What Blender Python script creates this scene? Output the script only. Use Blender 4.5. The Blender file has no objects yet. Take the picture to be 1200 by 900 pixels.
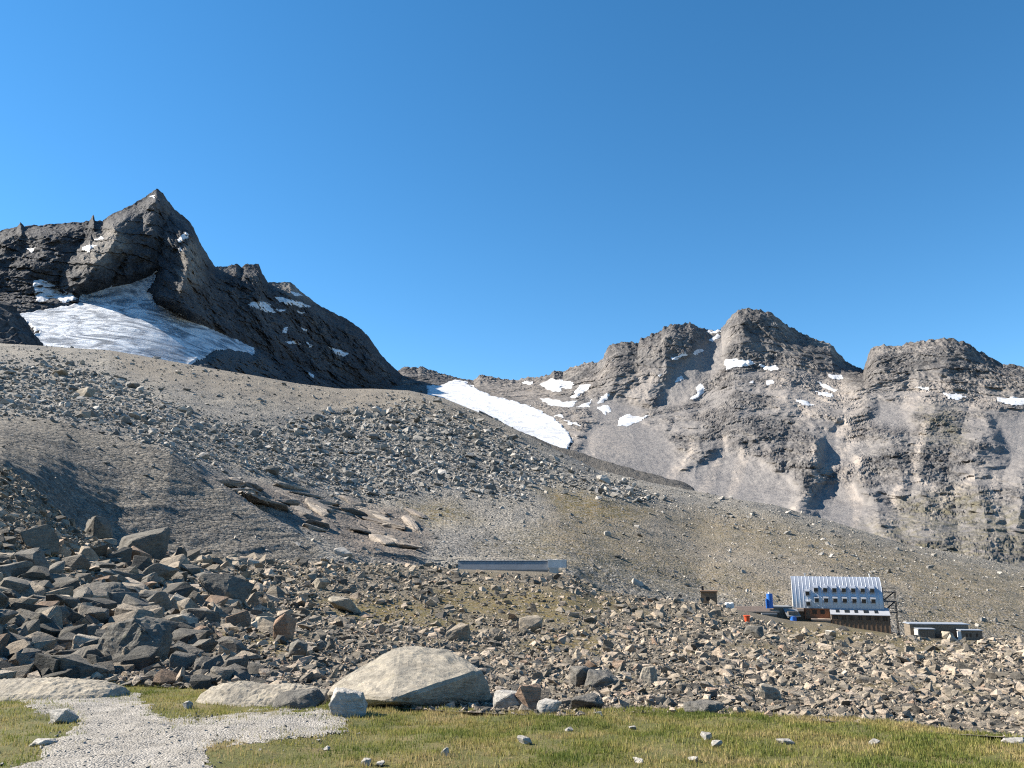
import bpy, bmesh, math, random
import numpy as np
from mathutils import Vector, Matrix

# ------------------------------------------------------------------ camera, sky, sun, exposure
F = 906.0                       # focal length in photo pixels (1200 wide)
HORIZON = 640.0                 # photo row of the horizon
PITCH = math.atan((HORIZON - 450.0) / F)
EYE = 1.65
scene = bpy.context.scene
col = scene.collection

cam_d = bpy.data.cameras.new('camera')
cam_d.sensor_width = 36.0
cam_d.lens = 36.0 * F / 1200.0
cam_d.clip_start = 0.1
cam_d.clip_end = 20000
cam = bpy.data.objects.new('camera', cam_d)
cam.location = (0, 0, EYE)
cam.rotation_euler = (math.pi / 2 + PITCH, 0, 0)
col.objects.link(cam)
scene.camera = cam

SUN_EL = math.radians(36)
SUN_BEHIND = math.radians(12)   # the sun stands to the left, a little beyond the camera's own line
sun_vec = Vector((-math.cos(SUN_BEHIND) * math.cos(SUN_EL), math.sin(SUN_BEHIND) * math.cos(SUN_EL), math.sin(SUN_EL)))
w = bpy.data.worlds.new('World'); scene.world = w; w.use_nodes = True
nt = w.node_tree; nt.nodes.clear()
sky = nt.nodes.new('ShaderNodeTexSky'); sky.sky_type = 'NISHITA'; sky.sun_disc = False
sky.sun_elevation = SUN_EL
sky.sun_rotation = math.atan2(sun_vec.x, sun_vec.y)
sky.altitude = 2700; sky.air_density = 1.1; sky.dust_density = 0.0; sky.ozone_density = 2.2
bg = nt.nodes.new('ShaderNodeBackground'); bg.inputs['Strength'].default_value = 0.068
wo = nt.nodes.new('ShaderNodeOutputWorld')
hs = nt.nodes.new('ShaderNodeHueSaturation'); hs.inputs['Saturation'].default_value = 1.27; hs.inputs['Hue'].default_value = 0.493; hs.inputs['Value'].default_value = 1.12
nt.links.new(sky.outputs[0], hs.inputs['Color']); nt.links.new(hs.outputs[0], bg.inputs[0]); nt.links.new(bg.outputs[0], wo.inputs[0])

sd = bpy.data.lights.new('sun', 'SUN'); sd.energy = 5.0; sd.angle = math.radians(0.53); sd.color = (1.0, 0.92, 0.80)
so = bpy.data.objects.new('sun', sd); so.location = sun_vec * 400
so.rotation_euler = sun_vec.to_track_quat('Z', 'Y').to_euler(); col.objects.link(so)
scene.view_settings.view_transform = 'Standard'
scene.view_settings.look = 'None'
scene.view_settings.exposure = 1.5
scene.view_settings.gamma = 1.0
scene.render.engine = 'CYCLES'
scene.cycles.use_denoising = False
scene.cycles.filter_width = 1.15
scene.cycles.max_bounces = 5
scene.cycles.use_adaptive_sampling = True

# ------------------------------------------------------------------ numeric helpers
rng = np.random.default_rng(7)
random.seed(7)
CP, SP = math.cos(PITCH), math.sin(PITCH)

def ts(x, y):
    """photo pixel -> direction: t = X/Y, s = Z/Y (relative to the eye)"""
    px = (np.asarray(x, float) - 600) / F; py = (450 - np.asarray(y, float)) / F
    Yc = CP - py * SP
    return px / Yc, (SP + py * CP) / Yc

def W(x, y, D):
    t, s = ts(x, y)
    return Vector((float(t) * D, D, float(s) * D + EYE))

def project(X, Y, Z):
    zc = (Z - EYE)
    depth = Y * CP + zc * SP
    up = -Y * SP + zc * CP
    return 600 + F * X / depth, 450 - F * up / depth

_perm = np.random.default_rng(3).permutation(256).astype(np.int64)
_perm = np.concatenate([_perm, _perm, _perm])
_grad = np.random.default_rng(4).normal(size=(256, 3)); _grad /= np.linalg.norm(_grad, axis=1)[:, None]
_grad = _grad.astype(np.float32)

def perlin(x, y, z):
    x = np.asarray(x, np.float32); y = np.asarray(y, np.float32); z = np.asarray(z, np.float32)
    xi = np.floor(x).astype(np.int64); yi = np.floor(y).astype(np.int64); zi = np.floor(z).astype(np.int64)
    xf = (x - xi).astype(np.float32); yf = (y - yi).astype(np.float32); zf = (z - zi).astype(np.float32)
    xi &= 255; yi &= 255; zi &= 255
    u = xf * xf * xf * (xf * (xf * 6 - 15) + 10); v = yf * yf * yf * (yf * (yf * 6 - 15) + 10); q = zf * zf * zf * (zf * (zf * 6 - 15) + 10)
    def g(a, b, c):
        h = _perm[_perm[_perm[(xi + a) & 255] + ((yi + b) & 255)] + ((zi + c) & 255)]
        gr = _grad[h]
        return gr[..., 0] * (xf - a) + gr[..., 1] * (yf - b) + gr[..., 2] * (zf - c)
    x00 = g(0, 0, 0) * (1 - u) + g(1, 0, 0) * u; x10 = g(0, 1, 0) * (1 - u) + g(1, 1, 0) * u
    x01 = g(0, 0, 1) * (1 - u) + g(1, 0, 1) * u; x11 = g(0, 1, 1) * (1 - u) + g(1, 1, 1) * u
    return 1.6 * ((x00 * (1 - v) + x10 * v) * (1 - q) + (x01 * (1 - v) + x11 * v) * q)

def fbm(x, y, z, octaves=5, gain=0.5, ridged=False):
    a, tot, out = 1.0, 0.0, 0
    for k in range(octaves):
        n = perlin(x + 17.3 * k, y + 5.1 * k, z + 9.7 * k)
        if ridged: n = 1 - 2 * np.abs(n)
        out = out + a * n; tot += a
        a *= gain; x = x * 2.03; y = y * 2.03; z = z * 2.03
    return out / tot

def poly_sd(px, py, poly):
    """signed distance in pixels to a polygon, negative inside"""
    d = np.full(px.shape, 1e18); inside = np.zeros(px.shape, bool)
    n = len(poly)
    for i in range(n):
        ax, ay = poly[i]; bx, by = poly[(i + 1) % n]
        ex, ey = bx - ax, by - ay; wx, wy = px - ax, py - ay
        L = ex * ex + ey * ey + 1e-9
        h = np.clip((wx * ex + wy * ey) / L, 0, 1)
        d = np.minimum(d, (wx - ex * h) ** 2 + (wy - ey * h) ** 2)
        c = ((ay > py) != (by > py)) & (px < (bx - ax) * (py - ay) / ((by - ay) if by != ay else 1e-9) + ax)
        inside ^= c
    d = np.sqrt(d)
    return np.where(inside, -d, d)

def line_dist(px, py, pts):
    d = np.full(px.shape, 1e18)
    for (ax, ay), (bx, by) in zip(pts[:-1], pts[1:]):
        ex, ey = bx - ax, by - ay; wx, wy = px - ax, py - ay
        h = np.clip((wx * ex + wy * ey) / (ex * ex + ey * ey + 1e-9), 0, 1)
        d = np.minimum(d, (wx - ex * h) ** 2 + (wy - ey * h) ** 2)
    return np.sqrt(d)

def sstep(a, b, v):
    q = np.clip((v - a) / (b - a), 0, 1)
    return q * q * (3 - 2 * q)

def soft_mask(px, py, polys, soft=6):
    m = np.zeros(px.shape)
    for p in polys:
        m = np.maximum(m, 1 - sstep(-soft, soft, poly_sd(px, py, p)))
    return m

# ------------------------------------------------------------------ mesh helpers
def mesh_np(name, verts, faces, mat=None, smooth=False, attrs=None):
    """verts (n,3), faces (m,k) with k = 3 or 4"""
    me = bpy.data.meshes.new(name)
    verts = np.ascontiguousarray(verts, np.float32); faces = np.ascontiguousarray(faces, np.int32)
    k = faces.shape[1]
    me.vertices.add(len(verts)); me.vertices.foreach_set('co', verts.ravel())
    me.loops.add(faces.size); me.loops.foreach_set('vertex_index', faces.ravel())
    me.polygons.add(len(faces))
    me.polygons.foreach_set('loop_start', np.arange(0, faces.size, k, dtype=np.int32))
    me.polygons.foreach_set('loop_total', np.full(len(faces), k, np.int32))
    me.polygons.foreach_set('use_smooth', np.full(len(faces), smooth, bool))
    me.update(calc_edges=True)
    for an, av in (attrs or {}).items():
        at = me.attributes.new(an, 'FLOAT', 'POINT'); at.data.foreach_set('value', np.ascontiguousarray(av, np.float32).ravel())
    if mat: me.materials.append(mat)
    return me

def link(name, me, parent=None, loc=None, kind=None, label=None, cat=None, group=None):
    o = bpy.data.objects.new(name, me); col.objects.link(o)
    if parent is not None: o.parent = parent
    if loc is not None: o.location = loc
    if kind: o['kind'] = kind
    if label: o['label'] = label
    if cat: o['category'] = cat
    if group: o['group'] = group
    return o

def smooth_rows(A, n):
    for _ in range(n):
        B = A.copy(); B[1:-1] = 0.25 * A[:-2] + 0.5 * A[1:-1] + 0.25 * A[2:]; A = B
    return A

def smooth_cols(A, n):
    for _ in range(n):
        B = A.copy(); B[:, 1:-1] = 0.25 * A[:, :-2] + 0.5 * A[:, 1:-1] + 0.25 * A[:, 2:]; A = B
    return A

class Grid:
    """a terrain sheet: curves run from near to far, each a list of (photo x, photo y, metres from the eye)"""
    def __init__(self, curves, xs, rows, smooth=0, csmooth=None):
        t = (np.asarray(xs, float) - 600) / F * CP
        self.t = t
        Ds, Zs = [], []
        for k, c in enumerate(curves):
            a = np.array(c, float); tt, s = ts(a[:, 0], a[:, 1])
            o = np.argsort(tt)
            D = np.interp(t, tt[o], a[o, 2]); S = np.interp(t, tt[o], s[o])
            n = 0 if csmooth is None else csmooth[k]
            if n:
                D = smooth_cols(D[None], n)[0]; S = smooth_cols(S[None], n)[0]
            Ds.append(D); Zs.append(S * D)
        Y, Z = [], []
        for k in range(len(curves) - 1):
            v = np.linspace(0, 1, rows[k] + 1)[:, None]
            if k < len(curves) - 2: v = v[:-1]
            y = Ds[k] * (Ds[k + 1] / Ds[k]) ** v
            f = (y - Ds[k]) / np.where(np.abs(Ds[k + 1] - Ds[k]) < 1e-6, 1e-6, Ds[k + 1] - Ds[k])
            Y.append(y); Z.append(Zs[k] + (Zs[k + 1] - Zs[k]) * f)
        self.Y = np.vstack(Y); self.Z = smooth_rows(np.vstack(Z), smooth) + EYE
        self.X = self.Y * t[None]
        self.shape = self.X.shape
        self.rebase()
    def rebase(self):
        self.px, self.py = project(self.X, self.Y, self.Z)
    def normals(self):
        P = np.stack([self.X, self.Y, self.Z], -1)
        du = np.gradient(P, axis=1); dv = np.gradient(P, axis=0)
        n = np.cross(du, dv); n /= np.linalg.norm(n, axis=-1, keepdims=True) + 1e-9
        return n
    def push(self, amt, n=None):
        n = self.normals() if n is None else n
        self.X = self.X + n[..., 0] * amt; self.Y = self.Y + n[..., 1] * amt; self.Z = self.Z + n[..., 2] * amt
    def pull(self, amt):
        """relief: move the surface horizontally and along the slope towards the valley side"""
        L = np.sqrt(self.X ** 2 + self.Y ** 2 + (self.Z - EYE) ** 2); k = 1 - amt / L
        self.X = self.X * k; self.Y = self.Y * k; self.Z = (self.Z - EYE) * k + EYE
    def faces(self):
        r, c = self.shape
        i = np.arange(r * c).reshape(r, c)
        return np.stack([i[:-1, :-1], i[:-1, 1:], i[1:, 1:], i[1:, :-1]], -1).reshape(-1, 4)
    def verts(self):
        return np.stack([self.X, self.Y, self.Z], -1).reshape(-1, 3)
    def mesh(self, name, mat, attrs=None, smooth=True):
        return mesh_np(name, self.verts(), self.faces(), mat, smooth, attrs)
    def z_at(self, X, Y):
        """ground height under world point(s), linear along the nearest column"""
        X = np.atleast_1d(X); Y = np.atleast_1d(Y)
        ci = np.clip(np.round(np.interp(X / Y, self.t, np.arange(len(self.t)))).astype(int), 0, len(self.t) - 1)
        return np.array([np.interp(y, self.Y[:, c], self.Z[:, c]) for c, y in zip(ci, Y)])

# ------------------------------------------------------------------ material helpers
def new_mat(name):
    m = bpy.data.materials.new(name); m.use_nodes = True
    t = m.node_tree; t.nodes.clear()
    out = t.nodes.new('ShaderNodeOutputMaterial'); b = t.nodes.new('ShaderNodeBsdfPrincipled')
    t.links.new(b.outputs[0], out.inputs['Surface'])
    b.inputs['Specular IOR Level'].default_value = 0.25
    b.inputs['Roughness'].default_value = 0.9
    return m, t, b

class NB:
    def __init__(s, t): s.t = t
    def n(s, typ, **kw):
        nd = s.t.nodes.new(typ)
        for k, v in kw.items(): setattr(nd, k, v)
        return nd
    def l(s, a, b): s.t.links.new(a, b)
    def coord(s, scale=(1, 1, 1), obj=True):
        tc = s.n('ShaderNodeTexCoord'); mp = s.n('ShaderNodeMapping'); mp.inputs['Scale'].default_value = scale
        s.l(tc.outputs['Object'], mp.inputs[0]); return mp.outputs[0]
    def noise(s, vec, scale, detail=4, rough=0.55, dist=0.0):
        x = s.n('ShaderNodeTexNoise'); x.inputs['Scale'].default_value = scale; x.inputs['Detail'].default_value = detail
        x.inputs['Roughness'].default_value = rough; x.inputs['Distortion'].default_value = dist
        s.l(vec, x.inputs['Vector']); return x.outputs['Fac']
    def vor(s, vec, scale, feature='F1', out='Distance'):
        x = s.n('ShaderNodeTexVoronoi'); x.feature = feature; x.inputs['Scale'].default_value = scale
        s.l(vec, x.inputs['Vector']); return x.outputs[out]
    def ramp(s, fac, stops, interp='LINEAR'):
        r = s.n('ShaderNodeValToRGB'); cr = r.color_ramp; cr.interpolation = interp
        while len(cr.elements) < len(stops): cr.elements.new(0.5)
        for e, (p, c) in zip(cr.elements, stops):
            e.position = p; e.color = (*c, 1) if len(c) == 3 else c
        s.l(fac, r.inputs[0]); return r.outputs[0]
    def mix(s, fac, a, b, mode='MIX'):
        x = s.n('ShaderNodeMix', data_type='RGBA', blend_type=mode)
        for v, i in ((fac, 0), (a, 6), (b, 7)):
            if hasattr(v, 'node'): s.l(v, x.inputs[i])
            else: x.inputs[i].default_value = v if i == 0 else (*v, 1)
        return x.outputs[2]
    def math(s, op, a, b=0.0):
        x = s.n('ShaderNodeMath', operation=op)
        for v, i in ((a, 0), (b, 1)):
            if hasattr(v, 'node'): s.l(v, x.inputs[i])
            else: x.inputs[i].default_value = v
        return x.outputs[0]
    def attr(s, name):
        x = s.n('ShaderNodeAttribute', attribute_name=name); return x.outputs['Fac']
    def island(s):
        return s.n('ShaderNodeNewGeometry').outputs['Random Per Island']
    def objrand(s):
        return s.n('ShaderNodeObjectInfo').outputs['Random']
    def bump(s, h, dist, strength=1.0, prev=None):
        x = s.n('ShaderNodeBump'); x.inputs['Distance'].default_value = dist; x.inputs['Strength'].default_value = strength
        s.l(h, x.inputs['Height'])
        if prev is not None: s.l(prev, x.inputs['Normal'])
        return x.outputs[0]


def mat_mountain(name, lo, mid, hi, scree, pale, scale, grass=None):
    m, t, b = new_mat(name); q = NB(t)
    v = q.coord((1, 1, 0.7)); v1 = q.coord()
    base = q.ramp(q.noise(v, scale, 9, 0.68, 0.4), [(0.30, lo), (0.5, mid), (0.68, hi)])
    fine = q.ramp(q.noise(v1, scale * 14, 5, 0.7), [(0.3, (0.55, 0.55, 0.58)), (0.5, (0.95, 0.95, 0.95)), (0.72, (1.45, 1.42, 1.36))])
    c = q.mix(1.0, base, fine, 'MULTIPLY')
    # strata
    st = q.ramp(q.noise(q.coord((0.25, 0.25, 2.2)), scale * 5, 5, 0.6, 1.0), [(0.38, (0.78, 0.76, 0.76)), (0.6, (1.1, 1.09, 1.07))])
    c = q.mix(0.8, c, st, 'MULTIPLY')
    for k_, dk in ((5.0, 0.62), (17.0, 0.55)):
        wv = q.n('ShaderNodeVectorMath', operation='ADD'); nz = q.n('ShaderNodeTexNoise'); nz.inputs['Scale'].default_value = scale * k_ * 1.3; nz.inputs['Detail'].default_value = 4
        q.l(v1, nz.inputs['Vector']); sv = q.n('ShaderNodeVectorMath', operation='SCALE'); sv.inputs['Scale'].default_value = 0.9 / (scale * k_)
        q.l(nz.outputs['Color'], sv.inputs[0]); q.l(q.coord((1.0, 1.0, 0.6)), wv.inputs[0]); q.l(sv.outputs[0], wv.inputs[1])
        e = q.vor(wv.outputs[0], scale * k_, 'DISTANCE_TO_EDGE')
        c = q.mix(1.0, c, q.ramp(e, [(0.0, (dk,) * 3), (0.10, (1.0,) * 3)]), 'MULTIPLY')
    sc = q.mix(1.0, scree, q.ramp(q.noise(v1, scale * 8, 6, 0.7), [(0.3, (0.8, 0.8, 0.82)), (0.7, (1.2, 1.18, 1.15))]), 'MULTIPLY')
    c = q.mix(q.attr('scree'), c, sc)
    c = q.mix(q.math('MULTIPLY', q.attr('pale'), q.ramp(q.noise(v1, scale * 6, 6, 0.7), [(0.35, (0.1,) * 3), (0.6, (1,) * 3)])), c, pale)
    if grass: c = q.mix(q.math('MULTIPLY', q.attr('grass'), q.ramp(q.noise(v1, scale * 9, 6, 0.7), [(0.4, (0.0,) * 3), (0.6, (0.9,) * 3)])), c, grass)
    q.l(c, b.inputs['Base Color'])
    h = q.noise(v1, scale * 9, 8, 0.72)
    q.l(q.bump(h, 7.0, 0.8), b.inputs['Normal'])
    b.inputs['Specular IOR Level'].default_value = 0.1
    return m

def mat_rubble(name, c0, c1, c2, grass, slab, cell, tan=None):
    """loose stones and grit; 'grass' and 'slab' masks"""
    m, t, b = new_mat(name); q = NB(t)
    v = q.coord()
    vc = q.n('ShaderNodeTexVoronoi'); vc.inputs['Scale'].default_value = cell; q.l(v, vc.inputs['Vector'])
    vc2 = q.n('ShaderNodeTexVoronoi'); vc2.inputs['Scale'].default_value = cell * 2.7; q.l(v, vc2.inputs['Vector'])
    sp = q.n('ShaderNodeSeparateColor'); q.l(vc.outputs['Color'], sp.inputs[0])
    sp2 = q.n('ShaderNodeSeparateColor'); q.l(vc2.outputs['Color'], sp2.inputs[0])
    r = q.math('ADD', q.math('MULTIPLY', sp.outputs[0], 0.5), q.math('MULTIPLY', sp2.outputs[0], 0.5))
    c = q.ramp(r, [(0.1, c0), (0.5, c1), (0.85, c2)])
    big = q.ramp(q.noise(v, cell * 0.03, 6, 0.65), [(0.35, (0.82, 0.83, 0.85)), (0.65, (1.15, 1.12, 1.06))])
    c = q.mix(1.0, c, big, 'MULTIPLY')
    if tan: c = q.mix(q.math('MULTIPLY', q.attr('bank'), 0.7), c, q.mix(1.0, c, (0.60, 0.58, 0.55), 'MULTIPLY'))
    if tan: c = q.mix(q.attr('tan'), c, q.mix(0.5, c, tan))
    gm = q.math('MULTIPLY', q.attr('grass'), q.ramp(q.noise(v, cell * 0.45, 6, 0.72), [(0.42, (0.0,) * 3), (0.56, (1,) * 3)]))
    gcol = q.ramp(q.noise(v, cell * 0.12, 5, 0.6), [(0.35, grass), (0.65, (grass[0] * 1.7, grass[1] * 1.35, grass[2] * 1.2))])
    c = q.mix(gm, c, gcol)
    sl = q.ramp(q.noise(q.coord((0.35, 1.0, 1.0)), cell * 0.25, 7, 0.7, 1.5), [(0.33, (slab[0] * .45, slab[1] * .45, slab[2] * .46)), (0.5, slab), (0.66, (slab[0] * 1.5, slab[1] * 1.4, slab[2] * 1.3))])
    c = q.mix(q.attr('slab'), c, sl)
    q.l(c, b.inputs['Base Color'])
    h = q.math('ADD', vc.outputs['Distance'], q.math('MULTIPLY', vc2.outputs['Distance'], 0.4))
    bn = q.bump(h, -0.5 / cell, 0.9)
    bn = q.bump(q.noise(v, cell * 1.4, 6, 0.7), 0.35 / cell, 0.8, bn)
    q.l(bn, b.inputs['Normal'])
    b.inputs['Specular IOR Level'].default_value = 0.1
    return m

def mat_boulder(name, stops, rand, grain=14.0, bumpd=0.02, lichen=0.25):
    m, t, b = new_mat(name); q = NB(t)
    v = q.coord()
    r = q.island() if rand == 'island' else q.objrand()
    c = q.ramp(r, stops)
    n1 = q.ramp(q.noise(v, grain * 0.22, 7, 0.66), [(0.3, (0.68, 0.69, 0.7)), (0.5, (1.0, 1.0, 1.0)), (0.72, (1.28, 1.24, 1.18))])
    c = q.mix(1.0, c, n1, 'MULTIPLY')
    n2 = q.ramp(q.noise(v, grain, 4, 0.7), [(0.35, (0.75, 0.75, 0.75)), (0.65, (1.2, 1.2, 1.2))])
    c = q.mix(0.8, c, n2, 'MULTIPLY')
    li = q.ramp(q.noise(v, grain * 0.5, 5, 0.75, 0.6), [(0.60, (0, 0, 0)), (0.68, (lichen,) * 3)])
    c = q.mix(li, c, (0.30, 0.29, 0.17))
    st = q.noise(q.coord((0.25, 0.5, 2.6)), grain * 0.3, 5, 0.7, 0.8)
    c = q.mix(0.7, c, q.ramp(st, [(0.36, (0.62, 0.61, 0.6)), (0.5, (1.0, 1.0, 1.0)), (0.66, (1.2, 1.17, 1.12))]), 'MULTIPLY')
    q.l(c, b.inputs['Base Color'])
    bn = q.bump(q.noise(v, grain * 0.4, 8, 0.7), bumpd * 5, 0.9)
    bn = q.bump(st, bumpd * 5, 0.8, bn)
    q.l(bn, b.inputs['Normal'])
    return m

def mat_plain(name, c, rough=0.7, metal=0.0, var=0.15, scale=3.0, bump=0.0, spec=0.3, stretch=(1, 1, 1)):
    m, t, b = new_mat(name); q = NB(t)
    n = q.ramp(q.noise(q.coord(stretch), scale, 6, 0.65), [(0.3, (1 - var,) * 3), (0.7, (1 + var,) * 3)])
    q.l(q.mix(1.0, c, n, 'MULTIPLY'), b.inputs['Base Color'])
    b.inputs['Roughness'].default_value = rough; b.inputs['Metallic'].default_value = metal
    b.inputs['Specular IOR Level'].default_value = spec
    if bump:
        q.l(q.bump(q.noise(q.coord(), scale * 4, 5, 0.6), bump), b.inputs['Normal'])
    return m

def mat_snow(name, dirty):
    m, t, b = new_mat(name); q = NB(t)
    v = q.coord()
    # flow bands and dirt in the ice
    st = q.noise(q.coord((1.0, 0.35, 1.6)), 0.016, 9, 0.68, 2.2)
    c = q.ramp(st, [(0.40, (0.15, 0.165, 0.185)), (0.48, (0.36, 0.38, 0.41)), (0.57, (0.64, 0.655, 0.67))] if dirty else [(0.34, (0.33, 0.335, 0.345)), (0.44, (0.48, 0.485, 0.495)), (0.56, (0.62, 0.625, 0.635))])
    if dirty:
        g = q.ramp(q.noise(v, 0.05, 8, 0.75, 1.0), [(0.56, (0, 0, 0)), (0.70, (0.75,) * 3)])
        c = q.mix(g, c, (0.25, 0.25, 0.26))
    q.l(c, b.inputs['Base Color'])
    b.inputs['Roughness'].default_value = 0.6
    q.l(q.bump(q.noise(q.coord((1.0, 0.4, 1.5)), 0.03, 8, 0.7, 1.5), 9.0 if dirty else 3.0, 0.8), b.inputs['Normal'])
    return m

M = {}
M['peak'] = mat_mountain('dark_peak_rock', (0.058, 0.062, 0.072), (0.10, 0.104, 0.115), (0.185, 0.182, 0.182), (0.13, 0.131, 0.136), (0.31, 0.285, 0.255), 0.0075)
M['massif'] = mat_mountain('brown_massif_rock', (0.10, 0.102, 0.108), (0.195, 0.19, 0.189), (0.325, 0.305, 0.288), (0.257, 0.248, 0.245), (0.43, 0.385, 0.345), 0.006, (0.15, 0.138, 0.085))
M['moraine'] = mat_rubble('moraine_rubble_ground', (0.13, 0.125, 0.115), (0.24, 0.228, 0.208), (0.40, 0.378, 0.345), (0.12, 0.108, 0.045), (0.20, 0.178, 0.158), 1.0, (0.26, 0.22, 0.17))
M['darkmor'] = mat_rubble('dark_moraine_ground', (0.09, 0.085, 0.08), (0.13, 0.123, 0.115), (0.19, 0.18, 0.165), (0.09, 0.085, 0.04), (0.2, 0.18, 0.16), 0.6)
M['bground'] = mat_rubble('boulder_slope_ground', (0.085, 0.076, 0.062), (0.165, 0.148, 0.12), (0.28, 0.25, 0.205), (0.125, 0.112, 0.04), (0.2, 0.18, 0.16), 3.2)
M['snow'] = mat_snow('old_snow', False)
M['ice'] = mat_snow('glacier_ice', True)
STOPS = [(0.0, (0.09, 0.085, 0.076)), (0.3, (0.21, 0.188, 0.155)), (0.6, (0.335, 0.29, 0.23)), (0.8, (0.40, 0.33, 0.26)), (0.93, (0.51, 0.44, 0.36)), (1.0, (0.34, 0.24, 0.175))]
M['rock_i'] = mat_boulder('field_stones', STOPS, 'island', 6.0, 0.03)
M['rock_m'] = mat_boulder('moraine_stones', [(0.0, (0.16, 0.157, 0.15)), (0.5, (0.29, 0.28, 0.26)), (0.85, (0.42, 0.40, 0.37)), (1.0, (0.54, 0.51, 0.47))], 'island', 1.5, 0.08)
M['rock_o'] = mat_boulder('boulder_rock', STOPS, 'object', 7.0, 0.03, 0.4)
M['pale'] = mat_boulder('pale_gneiss', [(0.0, (0.33, 0.30, 0.245)), (1.0, (0.37, 0.335, 0.275))], 'object', 9.0, 0.010, 0.45)
M['white'] = mat_boulder('whitish_stone', [(0.0, (0.38, 0.365, 0.335)), (1.0, (0.46, 0.44, 0.405))], 'object', 18.0, 0.008, 0.1)
M['grey'] = mat_boulder('grey_rock', [(0.0, (0.145, 0.14, 0.125)), (1.0, (0.185, 0.175, 0.157))], 'object', 9.0, 0.02, 0.5)
M['rust'] = mat_boulder('rusty_rock', [(0.0, (0.30, 0.20, 0.14)), (1.0, (0.36, 0.25, 0.18))], 'object', 9.0, 0.02, 0.3)
M['pebble'] = mat_boulder('path_pebbles', [(0.0, (0.2, 0.192, 0.178)), (0.6, (0.33, 0.317, 0.295)), (1.0, (0.46, 0.44, 0.41))], 'island', 30.0, 0.004, 0.0)

# ------------------------------------------------------------------ rocks
def hull(points):
    bm = bmesh.new()
    for p in points: bm.verts.new(p)
    r = bmesh.ops.convex_hull(bm, input=bm.verts)
    junk = list({e for e in r['geom_interior'] + r['geom_unused'] if isinstance(e, bmesh.types.BMVert) and e.is_valid})
    bmesh.ops.delete(bm, geom=junk, context='VERTS')
    bmesh.ops.triangulate(bm, faces=bm.faces)
    bmesh.ops.recalc_face_normals(bm, faces=bm.faces)
    return bm

def rock_points(r, n, flat=0.62):
    """angular block: points pushed out onto a slightly skewed box"""
    p = r.uniform(-1, 1, (n, 3))
    m = np.abs(p).max(1, keepdims=True); p = p / m * (0.82 + 0.18 * r.random((n, 1)))
    p = p * (1 - 0.22 * (np.linalg.norm(p, axis=1, keepdims=True) > 1.35))
    sh = np.array([[1, r.uniform(-.3, .3), r.uniform(-.35, .35)], [0, r.uniform(.6, .95), r.uniform(-.3, .3)], [0, 0, r.uniform(flat - .18, flat + .18)]])
    return p @ sh.T

def rock_np(seed, n=11):
    r = np.random.default_rng(seed)
    bm = hull([tuple(q) for q in rock_points(r, n)])
    bm.verts.ensure_lookup_table()
    for i, v in enumerate(bm.verts): v.index = i
    V = np.array([v.co[:] for v in bm.verts]); T = np.array([[v.index for v in f.verts] for f in bm.faces]); bm.free()
    V[:, :2] /= np.abs(V[:, 0]).max(); V[:, 2] /= np.abs(V[:, 0]).max() if False else 1.0
    return V.astype(np.float32), T

def roughen(bm, cuts, amp, freq, seed, sharp=True):
    for _ in range(cuts):
        bmesh.ops.subdivide_edges(bm, edges=bm.edges, cuts=1, use_grid_fill=True)
        bmesh.ops.triangulate(bm, faces=bm.faces)
    bm.normal_update()
    P = np.array([v.co[:] for v in bm.verts]); N = np.array([v.normal[:] for v in bm.verts])
    o = seed * 3.7
    d = amp * (fbm(P[:, 0] * freq + o, P[:, 1] * freq, P[:, 2] * freq, 4, 0.55, True) - 0.2) 
    P = P + N * d[:, None]
    for v, p in zip(bm.verts, P): v.co = p

def boulder_mesh(name, seed, dims, mat, n=16, cuts=2, amp=0.05, flat=0.75, points=None):
    """an angular boulder, dims = (width, depth, height) in metres, base at z = 0"""
    r = np.random.default_rng(seed)
    P = np.array(points, float) if points is not None else rock_points(r, n, flat)
    if points is None:
        P = (P - P.min(0)) / (P.max(0) - P.min(0))
        P[:, 2] = np.where(P[:, 2] < 0.3, P[:, 2] * 0.2, P[:, 2])
        P = (P - np.array([.5, .5, 0])) * np.array(dims)
    bm = hull([tuple(q) for q in P])
    s = max(dims)
    bmesh.ops.bevel(bm, geom=[e for e in bm.edges if e.calc_face_angle(0) > 0.25], offset=0.018 * s, segments=1, affect='EDGES', profile=0.6)
    bmesh.ops.triangulate(bm, faces=bm.faces)
    roughen(bm, cuts, amp * s, 3.2 / s, seed)
    me = bpy.data.meshes.new(name); bm.to_mesh(me); bm.free()
    me.materials.append(mat)
    return me

PROTO = [rock_np(100 + k, 9 + k % 5) for k in range(36)]
PROTO_S = [rock_np(200 + k, 7 + k % 2) for k in range(24)]

def rot_mats(n, r, tilt=0.5):
    a = r.uniform(0, 2 * np.pi, n); tx = r.normal(0, tilt, n); ty = r.normal(0, tilt, n)
    ca, sa = np.cos(a), np.sin(a); z = np.zeros(n); o = np.ones(n)
    Rz = np.stack([np.stack([ca, -sa, z], -1), np.stack([sa, ca, z], -1), np.stack([z, z, o], -1)], 1)
    Rx = np.stack([np.stack([o, z, z], -1), np.stack([z, np.cos(tx), -np.sin(tx)], -1), np.stack([z, np.sin(tx), np.cos(tx)], -1)], 1)
    Ry = np.stack([np.stack([np.cos(ty), z, np.sin(ty)], -1), np.stack([z, o, z], -1), np.stack([-np.sin(ty), z, np.cos(ty)], -1)], 1)
    return Rx @ Ry @ Rz

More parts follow.
